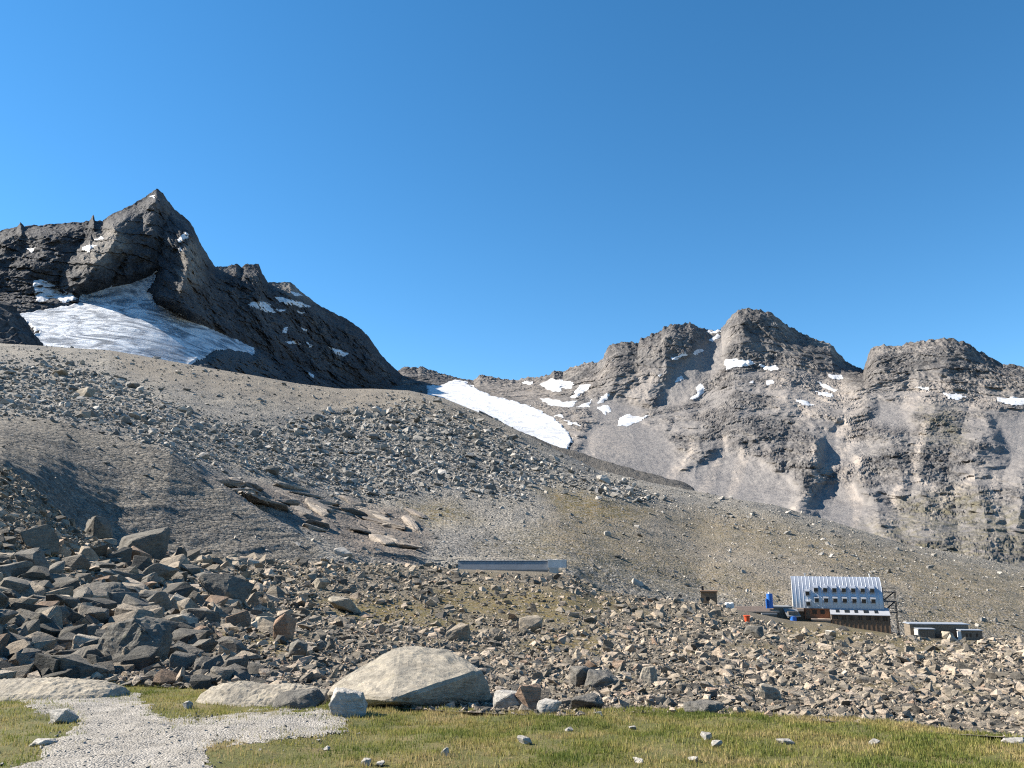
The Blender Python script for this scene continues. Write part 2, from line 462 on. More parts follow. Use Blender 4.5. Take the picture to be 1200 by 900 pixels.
def rocks_mesh(name, pos, size, mat, seed, tilt=0.35, protos=None, fine=None):
    """every stone of a bed joined into one mesh; size = half width in metres"""
    protos = protos or PROTO
    r = np.random.default_rng(seed); n = len(pos)
    R = rot_mats(n, r, tilt); k = r.integers(0, len(protos), n)
    if fine is not None:                                # the smallest stones take simpler shapes
        k = np.where(fine, len(protos) + r.integers(0, len(PROTO_S), n), k); protos = protos + PROTO_S
    sc = size[:, None] * r.uniform(0.75, 1.25, (n, 3))
    Vs, Ts, off = [], [], 0
    for j, (V, T) in enumerate(protos):
        i = np.where(k == j)[0]
        if not len(i): continue
        P = np.einsum('nij,nvj->nvi', R[i], V[None] * sc[i][:, None, :]) + pos[i][:, None, :]
        Vs.append(P.reshape(-1, 3)); Ts.append((T[None] + (np.arange(len(i)) * len(V))[:, None, None] + off).reshape(-1, 3)); off += len(i) * len(V)
    return mesh_np(name, np.vstack(Vs), np.vstack(Ts), mat, False)

#SECTION terrain
# ------------------------------------------------------------------ the left peak
def cols(a, b, step, pad_l=0, pad_r=0):
    c = np.arange(a, b + step, step)
    if pad_l: c = np.concatenate([np.linspace(a - pad_l, a, max(3, int(pad_l / 12)), endpoint=False), c])
    if pad_r: c = np.concatenate([c, np.linspace(b, b + pad_r, max(3, int(pad_r / 12)) + 1)[1:]])
    return c

L_SKY = [(-240, 300, 1620), (-120, 262, 1670), (-40, 275, 1703), (0, 272, 1720), (14, 268, 1732), (20, 267, 1738), (24, 262, 1742), (28, 266, 1745), (60, 264, 1775), (85, 262, 1797), (104, 261, 1815),
         (107, 257, 1818), (109, 252, 1819), (111, 259, 1821), (120, 260, 1830), (128, 254, 1845), (140, 248, 1868), (155, 241, 1896), (170, 232, 1925), (178, 226, 1940), (183, 222, 1950), (190, 227, 1981), (198, 237, 2017),
         (205, 247, 2048), (213, 253, 2084), (222, 261, 2124), (227, 268, 2147), (233, 283, 2173), (243, 299, 2218), (252, 313, 2258), (262, 314, 2299), (270, 312, 2332), (277, 310, 2361), (283, 315, 2385), (288, 310, 2406),
         (303, 310, 2467), (307, 321, 2484), (314, 331, 2513), (325, 332, 2558), (340, 331, 2620), (352, 341, 2665), (370, 356, 2734), (390, 367, 2810), (405, 374, 2867), (420, 384, 2924), (432, 395, 2969), (443, 411, 3009),
         (446, 416, 3018), (460, 430, 3060), (475, 444, 3105), (490, 458, 3150), (505, 472, 3187), (530, 492, 3250)]
L_FOOT = [(-240, 345, 1400), (-60, 342, 1480), (0, 342, 1510), (40, 344, 1540), (100, 348, 1590), (150, 350, 1640), (182, 352, 1690), (220, 366, 1760), (260, 388, 1860), (300, 408, 2020), (400, 448, 2520), (480, 470, 2850), (530, 500, 3000)]
L_BASE = [(-240, 440, 900), (0, 432, 950), (50, 435, 980), (130, 442, 1060), (230, 460, 1250), (300, 472, 1480), (400, 490, 1950), (480, 498, 2350), (530, 528, 2550)]
gl = Grid([L_BASE, L_FOOT, L_SKY, [(x, y + 30, D + 260) for x, y, D in L_SKY]], cols(-60, 520, 1.08, 160, 0), [95, 165, 12], 0, [250, 300, 0, 0])
sky_y = np.interp(gl.px, [p[0] for p in L_SKY], [p[1] for p in L_SKY]); below = gl.py - sky_y
PX, PY = gl.px.copy(), gl.py.copy()
jx = PX + 7 * fbm(PX / 28, PY / 28, PX * 0, 4); jy = PY + 7 * fbm(PX / 28 + 50, PY / 28, PX * 0, 4)
GLAC = [(18, 370), (40, 366), (62, 362), (92, 357), (96, 343), (118, 338), (150, 331), (172, 322), (184, 318), (182, 330), (174, 342), (182, 356), (205, 366), (235, 379), (265, 394), (285, 402), (300, 410), (296, 416), (268, 410), (252, 412), (240, 421), (225, 428), (225, 440), (20, 440), (20, 400), (45, 392)]
on_ice = 1 - sstep(-6, 10, poly_sd(PX, PY, GLAC))
n0 = gl.normals()
fade = sstep(0, 16, below)
crag = (1 - on_ice)
d = np.zeros(gl.shape)
for pts, hgt, wid in [([(183, 222), (178, 250), (176, 290), (170, 325)], 30, 34), ([(128, 254), (138, 275), (120, 300), (98, 330)], 170, 30), ([(150, 262), (152, 300), (148, 325)], 60, 22),
                      ([(222, 275), (218, 310), (212, 350), (225, 385)], 260, 34), ([(243, 320), (238, 355), (262, 392)], 60, 26), ([(300, 312), (296, 350), (318, 400)], 60, 30),
                      ([(340, 331), (380, 370), (400, 400), (412, 430)], 60, 32), ([(410, 378), (430, 405), (432, 430)], 60, 22), ([(60, 264), (52, 300), (30, 330)], 60, 36), ([(10, 268), (0, 300), (-20, 330)], 60, 30)]:
    d = np.maximum(d, hgt * np.clip(1 - line_dist(jx, jy, pts) / wid, 0, 1) ** 0.8)
d = 0.85 * d * crag * fade
def crags(X, Y, Z, k=1.0, least=0.0, tall=1.0):
    """returns coarse relief, fine relief and where the rock is craggy (1) or shattered to scree (0)"""
    c = sstep(-0.22, 0.16, fbm(X / 170, Y / 170, Z / 110, 4, 0.6))
    c = np.maximum(c, least)
    ledge = (Z + 0.12 * X + 45 * fbm(X / 160, Y / 160, Z / 160, 4)) / 47.0; ledge = ledge - np.floor(ledge)
    wx = X + 25 * fbm(X / 90, Y / 90, Z / 90, 3)
    big = 44 * fbm(wx / 210, Y / 260, Z / (520 * tall), 3, 0.5, True) + 24 * fbm(wx / 70, Y / 90, Z / (260 * tall), 3, 0.6, True) - 6 * ledge
    big = big + c * (12 * fbm(wx / 30, Y / 40, Z / 120, 3, 0.65, True) + 5 * fbm(X / 15, Y / 15, Z / 45, 2, 0.6, True))
    fine = (0.12 + 0.88 * c) * (3.0 * fbm(X / 17, Y / 17, Z / 24, 3, 0.65, True) + 1.6 * fbm(X / 6, Y / 6, Z / 9, 2, 0.6))
    return big * k, fine * k, c
X, Y, Z = gl.X, gl.Y, gl.Z
cb, cf, cc = crags(X, Y, Z, 1.35, 0.75)
gl.pull(d + crag * cb * fade + on_ice * (5 * fbm(X / 120, Y / 120, Z / 60, 4, 0.5) + 3 * fbm(X / 60, Y / 18, Z / 12, 4, 0.6, True)))
gl.push(crag * (0.35 + 0.65 * fade) * cf, n0)
gl.Z += (1 - fade) * (4.0 * fbm(X / 30, Y / 60, Z / 30, 3, 0.6, True) + 4.0 * fbm(X / 11, Y / 20, Z / 11, 2, 0.6))
mL = np.zeros(gl.shape)
scr = soft_mask(PX, PY, [[(130, 262), (183, 226), (190, 240), (176, 262), (150, 275)], [(316, 332), (345, 333), (370, 356), (345, 346)], [(225, 400), (300, 408), (330, 440), (220, 440)]], 8)
scr = np.maximum(scr, 0.5 * (1 - cc))
pal = np.clip(soft_mask(jx, jy, [[(98, 292), (125, 268), (140, 262), (150, 290), (120, 312), (96, 318)], [(210, 300), (222, 280), (240, 300), (232, 330), (212, 345)], [(320, 332), (345, 333), (362, 352)]], 10), 0, 1)  # paler colour on spur and buttress stands in for sunlight on them
peak = link('mountain_left', gl.mesh('mountain_left', M['peak'], {'scree': scr, 'pale': pal}, False), kind='structure')

def patch(grid, px, py, poly, name, mat, lift, parent, jit=1.2, kind=None, sm=3):
    """snow or ice lying on the terrain sheet inside the outline"""
    a = np.array(poly); x0, y0 = a.min(0) - 6; x1, y1 = a.max(0) + 6
    near = (px > x0) & (px < x1) & (py > y0) & (py < y1)
    rr, cc = np.where(near)
    if len(rr) < 4: return None
    r0, r1, c0, c1 = rr.min(), rr.max() + 1, cc.min(), cc.max() + 1
    sx, sy = px[r0:r1, c0:c1], py[r0:r1, c0:c1]
    jxx = sx + jit * 2 * fbm(sx / 7, sy / 4, sx * 0 + 3, 3); jyy = sy + jit * fbm(sx / 7 + 9, sy / 4, sx * 0, 3)
    sd = poly_sd(jxx, jyy, poly)
    ins = sd < 0.35
    X_, Y_, Z_ = (smooth_cols(smooth_rows(q[r0:r1, c0:c1], sm), sm) for q in (grid.X, grid.Y, grid.Z))
    Zr = grid.Z[r0:r1, c0:c1]
    Z_ = np.maximum(Z_, Zr - lift * 0.5) + lift * sstep(0.4, -2.5, sd)
    Y_ = Y_ - lift * 0.6
    f = ins[:-1, :-1] & ins[1:, :-1] & ins[:-1, 1:] & ins[1:, 1:]
    if not f.any(): return None
    idx = np.arange(ins.size).reshape(ins.shape)
    q = np.stack([idx[:-1, :-1][f], idx[:-1, 1:][f], idx[1:, 1:][f], idx[1:, :-1][f]], -1)
    u, inv = np.unique(q, return_inverse=True)
    V = np.stack([X_, Y_, Z_], -1).reshape(-1, 3)[u]
    return link(name, mesh_np(name, V, inv.reshape(-1, 4), mat, True), parent, kind=kind)

patch(gl, PX, PY, GLAC, 'glacier_left', M['ice'], 4.0, None, 2.5, 'structure', 4)
L_SNOW = [[(290, 357), (296, 354), (313, 354), (318, 362), (324, 367), (310, 366), (295, 361)], [(321, 348), (330, 349), (352, 354), (365, 360), (357, 361), (338, 358), (326, 354)], [(338, 341), (350, 344), (356, 348), (345, 347)],
          [(322, 362), (336, 364), (328, 367)], [(383, 406), (395, 410), (409, 415), (402, 418), (390, 414)], [(333, 401), (345, 399), (354, 404), (340, 404)], [(358, 401), (367, 406), (362, 409)], [(346, 364), (358, 366), (354, 369)],
          [(331, 384), (337, 383), (336, 392), (331, 390)], [(351, 384), (361, 386), (358, 390)], [(359, 435), (369, 441), (369, 445), (361, 440)], [(95, 293), (104, 287), (113, 289), (104, 297)], [(111, 282), (121, 277), (121, 282)],
          [(207, 282), (216, 272), (223, 278), (210, 285)], [(206, 293), (213, 290), (212, 298)], [(30, 293), (41, 291), (38, 297)], [(176, 232), (182, 229), (181, 234)],
          [(38, 330), (46, 328), (60, 333), (84, 345), (92, 351), (76, 356), (64, 350), (53, 353), (44, 354), (40, 345)]]
for p in L_SNOW: patch(gl, PX, PY, p, 'snow_patch', M['snow'], 1.5, peak, 1.6, None, 1)

# ------------------------------------------------------------------ the right massif with the far pass
R_SKY = [(380, 452, 3300), (440, 446, 3300), (460, 440, 3300), (470, 433, 3300), (477, 431, 3300), (490, 433, 3300), (493, 431, 3300), (505, 435, 3300), (520, 440, 3300), (540, 444, 3300), (555, 447, 3300), (562, 441, 3250), (575, 443, 3200), (590, 446, 3200),
         (605, 447, 3200), (618, 444, 3150), (632, 443, 3100), (645, 440, 3050), (649, 436, 3000), (660, 438, 3000), (670, 432, 2950), (685, 427, 2900), (700, 426, 2850), (707, 420, 2800), (712, 409, 2780), (722, 404, 2760), (735, 402, 2750), (747, 404, 2750),
         (752, 398, 2750), (765, 393, 2750), (775, 390, 2750), (778, 384, 2750), (790, 381, 2750), (803, 381, 2780), (812, 380, 2800), (819, 385, 2820), (830, 388, 2850), (845, 388, 2850), (850, 380, 2830), (858, 371, 2800), (865, 364, 2780), (875, 363, 2770),
         (890, 364, 2760), (903, 367, 2760), (912, 374, 2770), (925, 384, 2780), (940, 393, 2780), (955, 398, 2780), (973, 403, 2760), (980, 412, 2770), (990, 423, 2780), (1003, 431, 2760), (1012, 436, 2700), (1016, 424, 2500), (1019, 414, 2480), (1023, 408, 2450),
         (1035, 406, 2420), (1050, 408, 2400), (1062, 404, 2380), (1075, 402, 2360), (1090, 400, 2350), (1105, 398, 2340), (1115, 399, 2330), (1130, 401, 2320), (1145, 412, 2300), (1160, 420, 2290), (1175, 427, 2280), (1190, 430, 2260), (1200, 431, 2250), (1260, 415, 2200), (1400, 450, 2100)]
R_FOOT = [(380, 470, 2700), (460, 452, 2900), (500, 450, 2950), (560, 458, 2800), (640, 462, 2650), (700, 468, 2450), (760, 478, 2350), (820, 470, 2350), (860, 432, 2500), (920, 430, 2500), (985, 446, 2450), (1015, 458, 2200), (1080, 458, 2120), (1140, 462, 2080), (1200, 468, 2030), (1400, 480, 1900)]
R_MID = [(380, 490, 2000), (500, 468, 2200), (560, 492, 1950), (640, 530, 1700), (700, 545, 1650), (800, 560, 1620), (900, 570, 1560), (1000, 590, 1450), (1100, 605, 1350), (1200, 620, 1250), (1400, 640, 1150)]
R_BASE = [(380, 560, 1500), (500, 545, 1500), (640, 600, 1200), (800, 640, 1100), (900, 650, 1060), (1000, 670, 980), (1100, 695, 900), (1200, 715, 820), (1400, 745, 760)]
gr = Grid([R_BASE, R_MID, R_FOOT, R_SKY, [(x, y + 30, D + 300) for x, y, D in R_SKY]], cols(455, 1240, 1.2, 60, 140), [40, 115, 118, 8])
sky_y = np.interp(gr.px, [p[0] for p in R_SKY], [p[1] for p in R_SKY]); below = gr.py - sky_y
PX, PY = gr.px.copy(), gr.py.copy()
jx = PX + 9 * fbm(PX / 30, PY / 30, PX * 0, 4); jy = PY + 9 * fbm(PX / 30 + 50, PY / 30, PX * 0, 4)
GLAC2 = [(499, 452), (515, 452), (530, 446), (545, 447), (556, 455), (575, 464), (600, 470), (622, 476), (636, 484), (648, 490), (660, 500), (668, 510), (672, 518), (666, 528), (655, 545), (560, 500), (500, 462)]
on_ice = 1 - sstep(-5, 8, poly_sd(PX, PY, GLAC2))
SCREE = [[(690, 500), (740, 480), (770, 498), (790, 520), (800, 560), (830, 600), (700, 590), (670, 540)], [(790, 560), (850, 520), (880, 535), (930, 555), (935, 575), (920, 620), (800, 600)], [(955, 575), (1000, 560), (1020, 600), (1040, 640), (950, 620)],
         [(780, 440), (820, 405), (850, 395), (845, 430), (800, 470), (770, 480)], [(690, 465), (720, 462), (760, 480), (740, 500), (700, 500)], [(1030, 470), (1060, 472), (1070, 500), (1040, 505), (1020, 490)], [(1165, 490), (1210, 480), (1220, 540), (1180, 545)], [(960, 500), (985, 500), (1000, 545), (965, 545)]]
scree = np.clip(soft_mask(jx, jy, SCREE, 9), 0, 1) * (1 - on_ice)
n0 = gr.normals(); fade = sstep(0, 14, below)
d = np.zeros(gr.shape)
for pts, hgt, wid in [([(875, 364), (870, 400), (862, 440)], 60, 26), ([(852, 380), (846, 410), (850, 430)], 50, 18), ([(790, 382), (775, 415), (760, 455), (775, 480)], 80, 30), ([(725, 404), (722, 440), (712, 468)], 70, 26),
                      ([(800, 475), (815, 500), (822, 530), (815, 560)], 90, 30), ([(868, 490), (890, 505), (905, 540), (915, 560)], 80, 32), ([(1010, 455), (985, 490), (960, 520), (940, 560), (930, 610)], 150, 40), ([(1030, 410), (1028, 440), (1022, 470), (1045, 520), (1060, 570)], 90, 34),
                      ([(1110, 400), (1105, 440), (1090, 500), (1080, 560), (1085, 620)], 90, 40), ([(1160, 500), (1140, 540), (1150, 590), (1160, 630)], 100, 36), ([(1000, 530), (1010, 570), (1040, 620)], 70, 28), ([(960, 400), (940, 425), (920, 470)], 50, 26), ([(650, 440), (668, 480), (700, 520)], 40, 26), ([(1200, 560), (1190, 620)], 80, 30)]:
    d = np.maximum(d, hgt * np.clip(1 - line_dist(jx, jy, pts) / wid, 0, 1) ** 0.9)
rough = (1 - on_ice) * (1 - 0.85 * scree)
X, Y, Z = gr.X, gr.Y, gr.Z
d = 0.5 * d * fade * (1 - on_ice) * (1 - 0.5 * scree)
cb, cf, cc = crags(X, Y, Z, 1.0, 0.0, 0.5)
cb = cb * 0.85; cf = cf * 1.05
gr.pull(d + (rough * cb + scree * (1 - on_ice) * 6 * fbm(X / 50, Y / 300, Z / 300, 4, 0.5, True)) * fade)
gr.push(rough * (0.35 + 0.65 * fade) * cf, n0)
gr.Z += (1 - fade) * (1 - on_ice) * (9 * fbm(X / 36, Y / 70, Z / 35, 3, 0.65, True) + 9 * fbm(X / 15, Y / 25, Z / 13, 2, 0.6))
scree = np.maximum(scree, 0.75 * (1 - cc) * (1 - on_ice) * sstep(20, 60, below))
pale = np.zeros(gr.shape)
for pts, wid in [([(812, 595), (835, 560), (850, 520)], 4), ([(845, 600), (862, 570), (872, 530)], 4), ([(1000, 625), (1006, 600), (990, 560), (1005, 540), (1012, 560)], 4), ([(1045, 620), (1050, 580), (1065, 560), (1072, 540), (1085, 500)], 4), ([(1090, 620), (1092, 600), (1110, 580), (1140, 560), (1160, 545)], 4),
                 ([(1165, 640), (1170, 600), (1165, 560)], 4), ([(1105, 590), (1090, 570), (1075, 560)], 3), ([(1010, 465), (985, 500), (970, 510), (955, 530)], 6), ([(770, 590), (785, 570), (800, 545), (812, 520)], 4), ([(960, 565), (955, 540), (965, 520)], 5), ([(930, 600), (975, 545), (1000, 515)], 4)]:
    pale = np.maximum(pale, 1 - sstep(wid * 0.5, wid * 2.2, line_dist(jx, jy, pts)))
pale = np.maximum(pale, 0.75 * soft_mask(jx, jy, [[(900, 430), (985, 440), (1005, 460), (970, 490), (930, 490), (890, 455)], [(660, 480), (720, 500), (740, 530), (690, 540), (670, 510)], [(1040, 445), (1180, 455), (1200, 480), (1060, 480)], [(560, 448), (640, 450), (660, 480), (600, 470)], [(740, 430), (770, 440), (760, 470), (720, 465)]], 12)) * (1 - on_ice)
pale *= 0.75
grassm = 0.7 * soft_mask(jx, jy, [[(1040, 640), (1050, 590), (1120, 570), (1210, 600), (1260, 700), (1060, 680)], [(1000, 650), (1010, 615), (1100, 610), (1260, 640), (1260, 720), (1020, 700)], [(1080, 480), (1120, 480), (1130, 520), (1090, 520)]], 14)
massif = link('mountain_right', gr.mesh('mountain_right', M['massif'], {'scree': scree, 'pale': pale, 'grass': grassm}, False), kind='structure')
patch(gr, PX, PY, GLAC2, 'glacier_pass', M['snow'], 5.0, None, 2.5, 'structure', 5)
R_SNOW = [[(848, 428), (852, 421), (865, 421), (880, 422), (885, 427), (875, 430), (860, 431), (852, 435)], [(886, 425), (900, 430), (908, 428), (915, 433), (905, 435), (896, 434)], [(808, 468), (817, 460), (815, 453), (822, 450), (826, 455), (823, 462), (812, 469)],
          [(725, 499), (726, 490), (735, 485), (745, 489), (761, 487), (752, 493), (735, 500)], [(699, 477), (712, 474), (717, 482), (708, 486)], [(789, 448), (798, 440), (801, 444), (793, 449)], [(785, 421), (804, 412), (807, 416), (788, 423)], [(827, 389), (844, 388), (847, 391), (832, 392)],
          [(829, 399), (842, 393), (845, 396), (834, 401)], [(810, 415), (818, 409), (825, 411), (815, 417)], [(930, 468), (945, 470), (954, 475), (948, 477), (938, 474)], [(956, 459), (975, 461), (976, 466), (958, 464)], [(969, 439), (988, 440), (989, 445), (975, 445)], [(955, 447), (968, 451), (981, 458), (978, 461), (965, 456)],
          [(897, 447), (905, 445), (907, 449), (899, 453)], [(877, 448), (884, 445), (882, 450)], [(1103, 460), (1120, 462), (1132, 465), (1122, 470), (1110, 467)], [(1164, 465), (1180, 467), (1188, 465), (1200, 467), (1240, 470), (1240, 474), (1185, 476), (1170, 471)], [(1071, 453), (1089, 455), (1087, 459)],
          [(632, 452), (645, 445), (660, 446), (673, 449), (670, 456), (658, 454), (656, 459), (644, 458)], [(669, 466), (678, 452), (693, 451), (686, 459), (675, 467)], [(631, 467), (645, 467), (660, 471), (676, 470), (672, 477), (660, 477), (645, 476)], [(673, 478), (690, 471), (695, 467), (691, 477)],
          [(699, 472), (710, 461), (717, 461), (706, 473)], [(660, 493), (675, 496), (681, 500), (668, 498)], [(648, 488), (658, 485), (661, 490)], [(770, 441), (776, 438), (775, 443)], [(610, 449), (625, 448), (622, 452)]]
for p in R_SNOW: patch(gr, PX, PY, p, 'snow_patch', M['snow'], 1.8, massif, 1.9, None, 1)

# dark spur at the left edge and the dark moraine before the pass
sp_sky = [(-240, 280, 820), (-60, 330, 830), (0, 354, 840), (8, 358, 840), (16, 366, 840), (24, 376, 840), (34, 388, 845), (46, 403, 850), (60, 420, 850)]
gs = Grid([[(x, max(y + 40, 425), D - 70) for x, y, D in sp_sky], sp_sky, [(x, y + 40, D + 90) for x, y, D in sp_sky]], cols(-30, 60, 1.0, 190), [50, 20])
gs.push(7 * fbm(gs.X / 30, gs.Y / 30, gs.Z / 40, 5, 0.6, True))
link('rock_spur', gs.mesh('rock_spur', M['peak'], {'scree': np.zeros(gs.shape), 'pale': np.zeros(gs.shape)}), kind='structure')
dk_sky = [(560, 478, 980), (600, 500, 980), (640, 516, 960), (680, 529, 940), (740, 547, 900), (800, 563, 880), (812, 570, 870), (825, 584, 860), (850, 604, 850)]
gd = Grid([[(x, y + 55, D - 180) for x, y, D in dk_sky], [(x, y + 2, D) for x, y, D in dk_sky], [(x, y + 30, D + 120) for x, y, D in dk_sky]], cols(560, 880, 1.6), [60, 12])
gd.push(3.0 * fbm(gd.X / 40, gd.Y / 40, gd.Z / 40, 5, 0.6) + 1.2 * fbm(gd.X / 7, gd.Y / 7, gd.Z / 7, 2))
z0 = np.zeros(gd.shape)
link('moraine_ridge', gd.mesh('moraine_ridge', M['darkmor'], {'grass': z0, 'slab': z0}), kind='structure')

# ------------------------------------------------------------------ the boulder slope and the moraine behind it
MEADOW_SLOPE = 0.08
def on_meadow(x, y):
    t, s = ts(x, y); return EYE / (-float(s) - MEADOW_SLOPE)
EDGE_PX = [(-300, 790), (-60, 800), (0, 802), (60, 800), (125, 799), (215, 803), (370, 808), (420, 820), (480, 828), (575, 833), (640, 836), (700, 834), (760, 832), (840, 834), (900, 838), (1000, 844), (1100, 856), (1160, 860), (1200, 862), (1400, 872)]
EDGE = [(x, y, on_meadow(x, y)) for x, y in EDGE_PX]
B0 = [(x, y + 3, D * 0.96) for x, y, D in EDGE]
B1 = [(-320, 560, 24), (-180, 585, 25), (-100, 625, 26), (-50, 700, 27), (0, 752, 28), (80, 766, 29), (300, 768, 30), (600, 790, 35), (900, 812, 34), (1200, 828, 30), (1400, 835, 30)]  # left end, out of view, is raised to cast shade on the lower-left rubble
B2 = [(-320, 560, 55), (-150, 610, 58), (0, 672, 60), (150, 700, 68), (300, 720, 80), (600, 735, 100), (900, 768, 95), (1200, 786, 85), (1400, 790, 85)]
B3 = [(-320, 470, 105), (-100, 500, 108), (0, 542, 110), (40, 570, 114), (80, 612, 120), (130, 640, 130), (200, 650, 140), (300, 656, 150), (400, 660, 165), (500, 662, 190), (540, 666, 200), (640, 669, 205), (668, 673, 210), (700, 690, 215), (760, 700, 222), (820, 706, 230), (880, 717, 235), (930, 727, 238), (970, 729, 238), (1000, 735, 239), (1040, 741, 240), (1075, 747, 243), (1150, 751, 246), (1200, 752, 255), (1400, 758, 262)]
gb = Grid([B0, B1, B2, B3, [(x, y + 9, D + 10) for x, y, D in B3]], cols(-60, 1260, 2.1, 240, 120), [42, 45, 45, 6], 3, [0, 12, 12, 2, 2])
PXb, PYb = gb.px.copy(), gb.py.copy()
sc_ = gb.Y / 60
lvl = np.minimum(1, (gb.Y - gb.Y[0][None]) / 6) * sstep(0, 12, np.minimum(gb.shape[0] - 7 - np.arange(gb.shape[0]), 12))[:, None]
gb.Z += lvl * (0.5 * fbm(gb.X / 9, gb.Y / 9, gb.X * 0, 4, 0.5) + 1.1 * fbm(gb.X / 32, gb.Y / 32, gb.X * 0 + 2, 3, 0.5) * np.clip(gb.Y / 80, 0.2, 1.0))
gb.rebase()
grassB = np.clip(soft_mask(PXb, PYb, [[(520, 690), (640, 690), (720, 700), (760, 720), (600, 730), (500, 710)], [(920, 733), (1000, 735), (1060, 750), (980, 748), (925, 745)], [(350, 700), (480, 700), (560, 740), (420, 730)], [(20, 640), (90, 650), (100, 675), (30, 660)], [(150, 690), (210, 700), (230, 720), (170, 710)], [(640, 740), (720, 745), (700, 770), (600, 760)], [(250, 745), (350, 750), (330, 765), (270, 760)], [(1040, 745), (1160, 752), (1100, 765), (1040, 760)]], 14)
                 + 0.55 * sstep(0.05, 0.35, fbm(gb.X / 14, gb.Y / 14, gb.X * 0 + 7, 4)), 0, 1)
link('boulder_slope_ground', gb.mesh('boulder_slope_ground', M['bground'], {'grass': grassB, 'slab': np.zeros(gb.shape)}), kind='structure')

C0 = [(x, y + 12, D + 12) for x, y, D in B3]
C1 = [(-320, 440, 230), (-60, 478, 230), (0, 483, 230), (75, 488, 230), (120, 503, 225), (200, 524, 220), (240, 556, 215), (300, 598, 205), (360, 632, 200), (420, 646, 205), (520, 652, 225), (660, 652, 255), (820, 690, 285), (985, 694, 295), (1200, 722, 320), (1400, 735, 330)]
C1B = [(x, y + (5 if x < 300 else 1), D + 22) for x, y, D in C1]
C2 = [(-320, 430, 330), (0, 474, 330), (75, 480, 330), (200, 512, 325), (300, 556, 320), (420, 598, 320), (520, 610, 320), (660, 620, 345), (820, 652, 370), (985, 666, 375), (1200, 700, 400), (1400, 715, 410)]
C3 = [(-320, 410, 480), (0, 440, 480), (200, 468, 480), (400, 518, 480), (560, 552, 480), (700, 576, 480), (820, 612, 480), (985, 638, 460), (1200, 682, 480), (1400, 700, 480)]
C4 = [(-320, 385, 700), (-100, 400, 700), (0, 402, 700), (50, 405, 700), (130, 410, 705), (230, 428, 715), (300, 440, 725), (350, 449, 735), (400, 455, 745), (440, 455, 750), (480, 457, 750), (520, 466, 735), (560, 482, 710), (600, 500, 680), (640, 521, 650), (700, 550, 625), (760, 565, 600), (817, 575, 580), (850, 582, 570), (880, 587, 560), (910, 592, 560), (980, 612, 560), (1060, 637, 560), (1130, 650, 560), (1200, 665, 560), (1400, 690, 560)]
gc = Grid([C0, C1, C1B, C2, C3, C4, [(x, y + 26, D + 90) for x, y, D in C4]], cols(-40, 1240, 1.65, 120, 60), [70, 8, 26, 55, 75, 8], 1, [4, 5, 5, 16, 10, 1, 1])
PXc, PYc = gc.px.copy(), gc.py.copy()
X, Y = gc.X, gc.Y
jx = PXc + 10 * fbm(PXc / 30, PYc / 30, PXc * 0, 4); jy = PYc + 6 * fbm(PXc / 30 + 50, PYc / 30, PXc * 0, 4)
SLAB = [[(235, 555), (300, 565), (400, 590), (480, 600), (500, 640), (480, 662), (420, 652), (380, 630), (320, 610), (270, 585)], [(470, 605), (490, 608), (510, 635), (490, 630)]]
slab = soft_mask(jx, jy, SLAB, 8)
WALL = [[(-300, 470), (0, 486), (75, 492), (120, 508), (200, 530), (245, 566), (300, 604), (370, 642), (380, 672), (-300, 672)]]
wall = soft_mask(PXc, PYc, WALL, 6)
lvl = sstep(0, 10, gc.shape[0] - 10 - np.arange(gc.shape[0]))[:, None] * 0.85 + 0.15
n0 = gc.normals()
d = (1 - 0.75 * wall) * (2.2 * fbm(X / 45, Y / 45, X * 0, 4, 0.5) + 1.0 * fbm(X / 14, Y / 14, X * 0 + 3, 4, 0.55)) + wall * 0.7 * fbm(X / 10 - Y / 30, Y / 40, X * 0, 4, 0.6, True)
q = (X * 0.9 + Y * 0.45)
d = d * (1 - 0.7 * slab) + slab * (1.7 * fbm(q / 55, (Y * 0.9 - X * 0.45) / 9, gc.Z / 14, 5, 0.55, True) - 0.6)
gc.push(d * lvl, n0)
gc.rebase()
grassC = np.clip(soft_mask(jx, jy, [[(625, 572), (680, 572), (760, 600), (740, 615), (660, 600)], [(470, 592), (530, 590), (560, 610), (490, 612)]], 14) + 0.55 * soft_mask(jx, jy, [[(760, 600), (860, 600), (960, 620), (1060, 645), (1250, 675), (1250, 760), (1060, 745), (1060, 690), (940, 660), (820, 640)], [(560, 640), (680, 600), (820, 650), (920, 680), (920, 710), (700, 690)]], 20), 0, 1)
tanC = soft_mask(jx, jy, [[(120, 405), (480, 455), (560, 480), (640, 520), (560, 505), (440, 485), (300, 470), (150, 440)], [(640, 575), (900, 610), (1240, 690), (1240, 760), (900, 710), (640, 640)]], 14)
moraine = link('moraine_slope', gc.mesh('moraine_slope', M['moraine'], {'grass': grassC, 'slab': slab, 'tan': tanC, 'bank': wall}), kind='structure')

#SECTION slabs
def slab_piece(x, y, dx, dy, seed, wid, hgt):
    def p_on(x_, y_):
        k = np.argmin((gc.px - x_) ** 2 + (gc.py - y_) ** 2); return Vector((gc.X.flat[k], gc.Y.flat[k], gc.Z.flat[k]))
    a, b_ = p_on(x, y), p_on(x + dx, y + dy)
    v_ = b_ - a; L = max(v_.length, 2.0)
    me = boulder_mesh('bedrock_slab', seed, (L, wid, hgt), M['slabrock'], 15, 2, 0.02, 0.6)
    o = link('bedrock_slab', me, moraine, loc=(a + b_) / 2 - Vector((0, 0, hgt * 0.35)))
    o.rotation_euler = (0, -math.asin(max(-.5, min(.5, v_.z / L))), math.atan2(v_.y, v_.x))
M['slabrock'] = mat_boulder('streaked_bedrock', [(0.0, (0.13, 0.12, 0.11)), (0.4, (0.215, 0.19, 0.168)), (0.8, (0.30, 0.262, 0.225)), (1.0, (0.37, 0.33, 0.285))], 'object', 1.6, 0.12, 0.1)
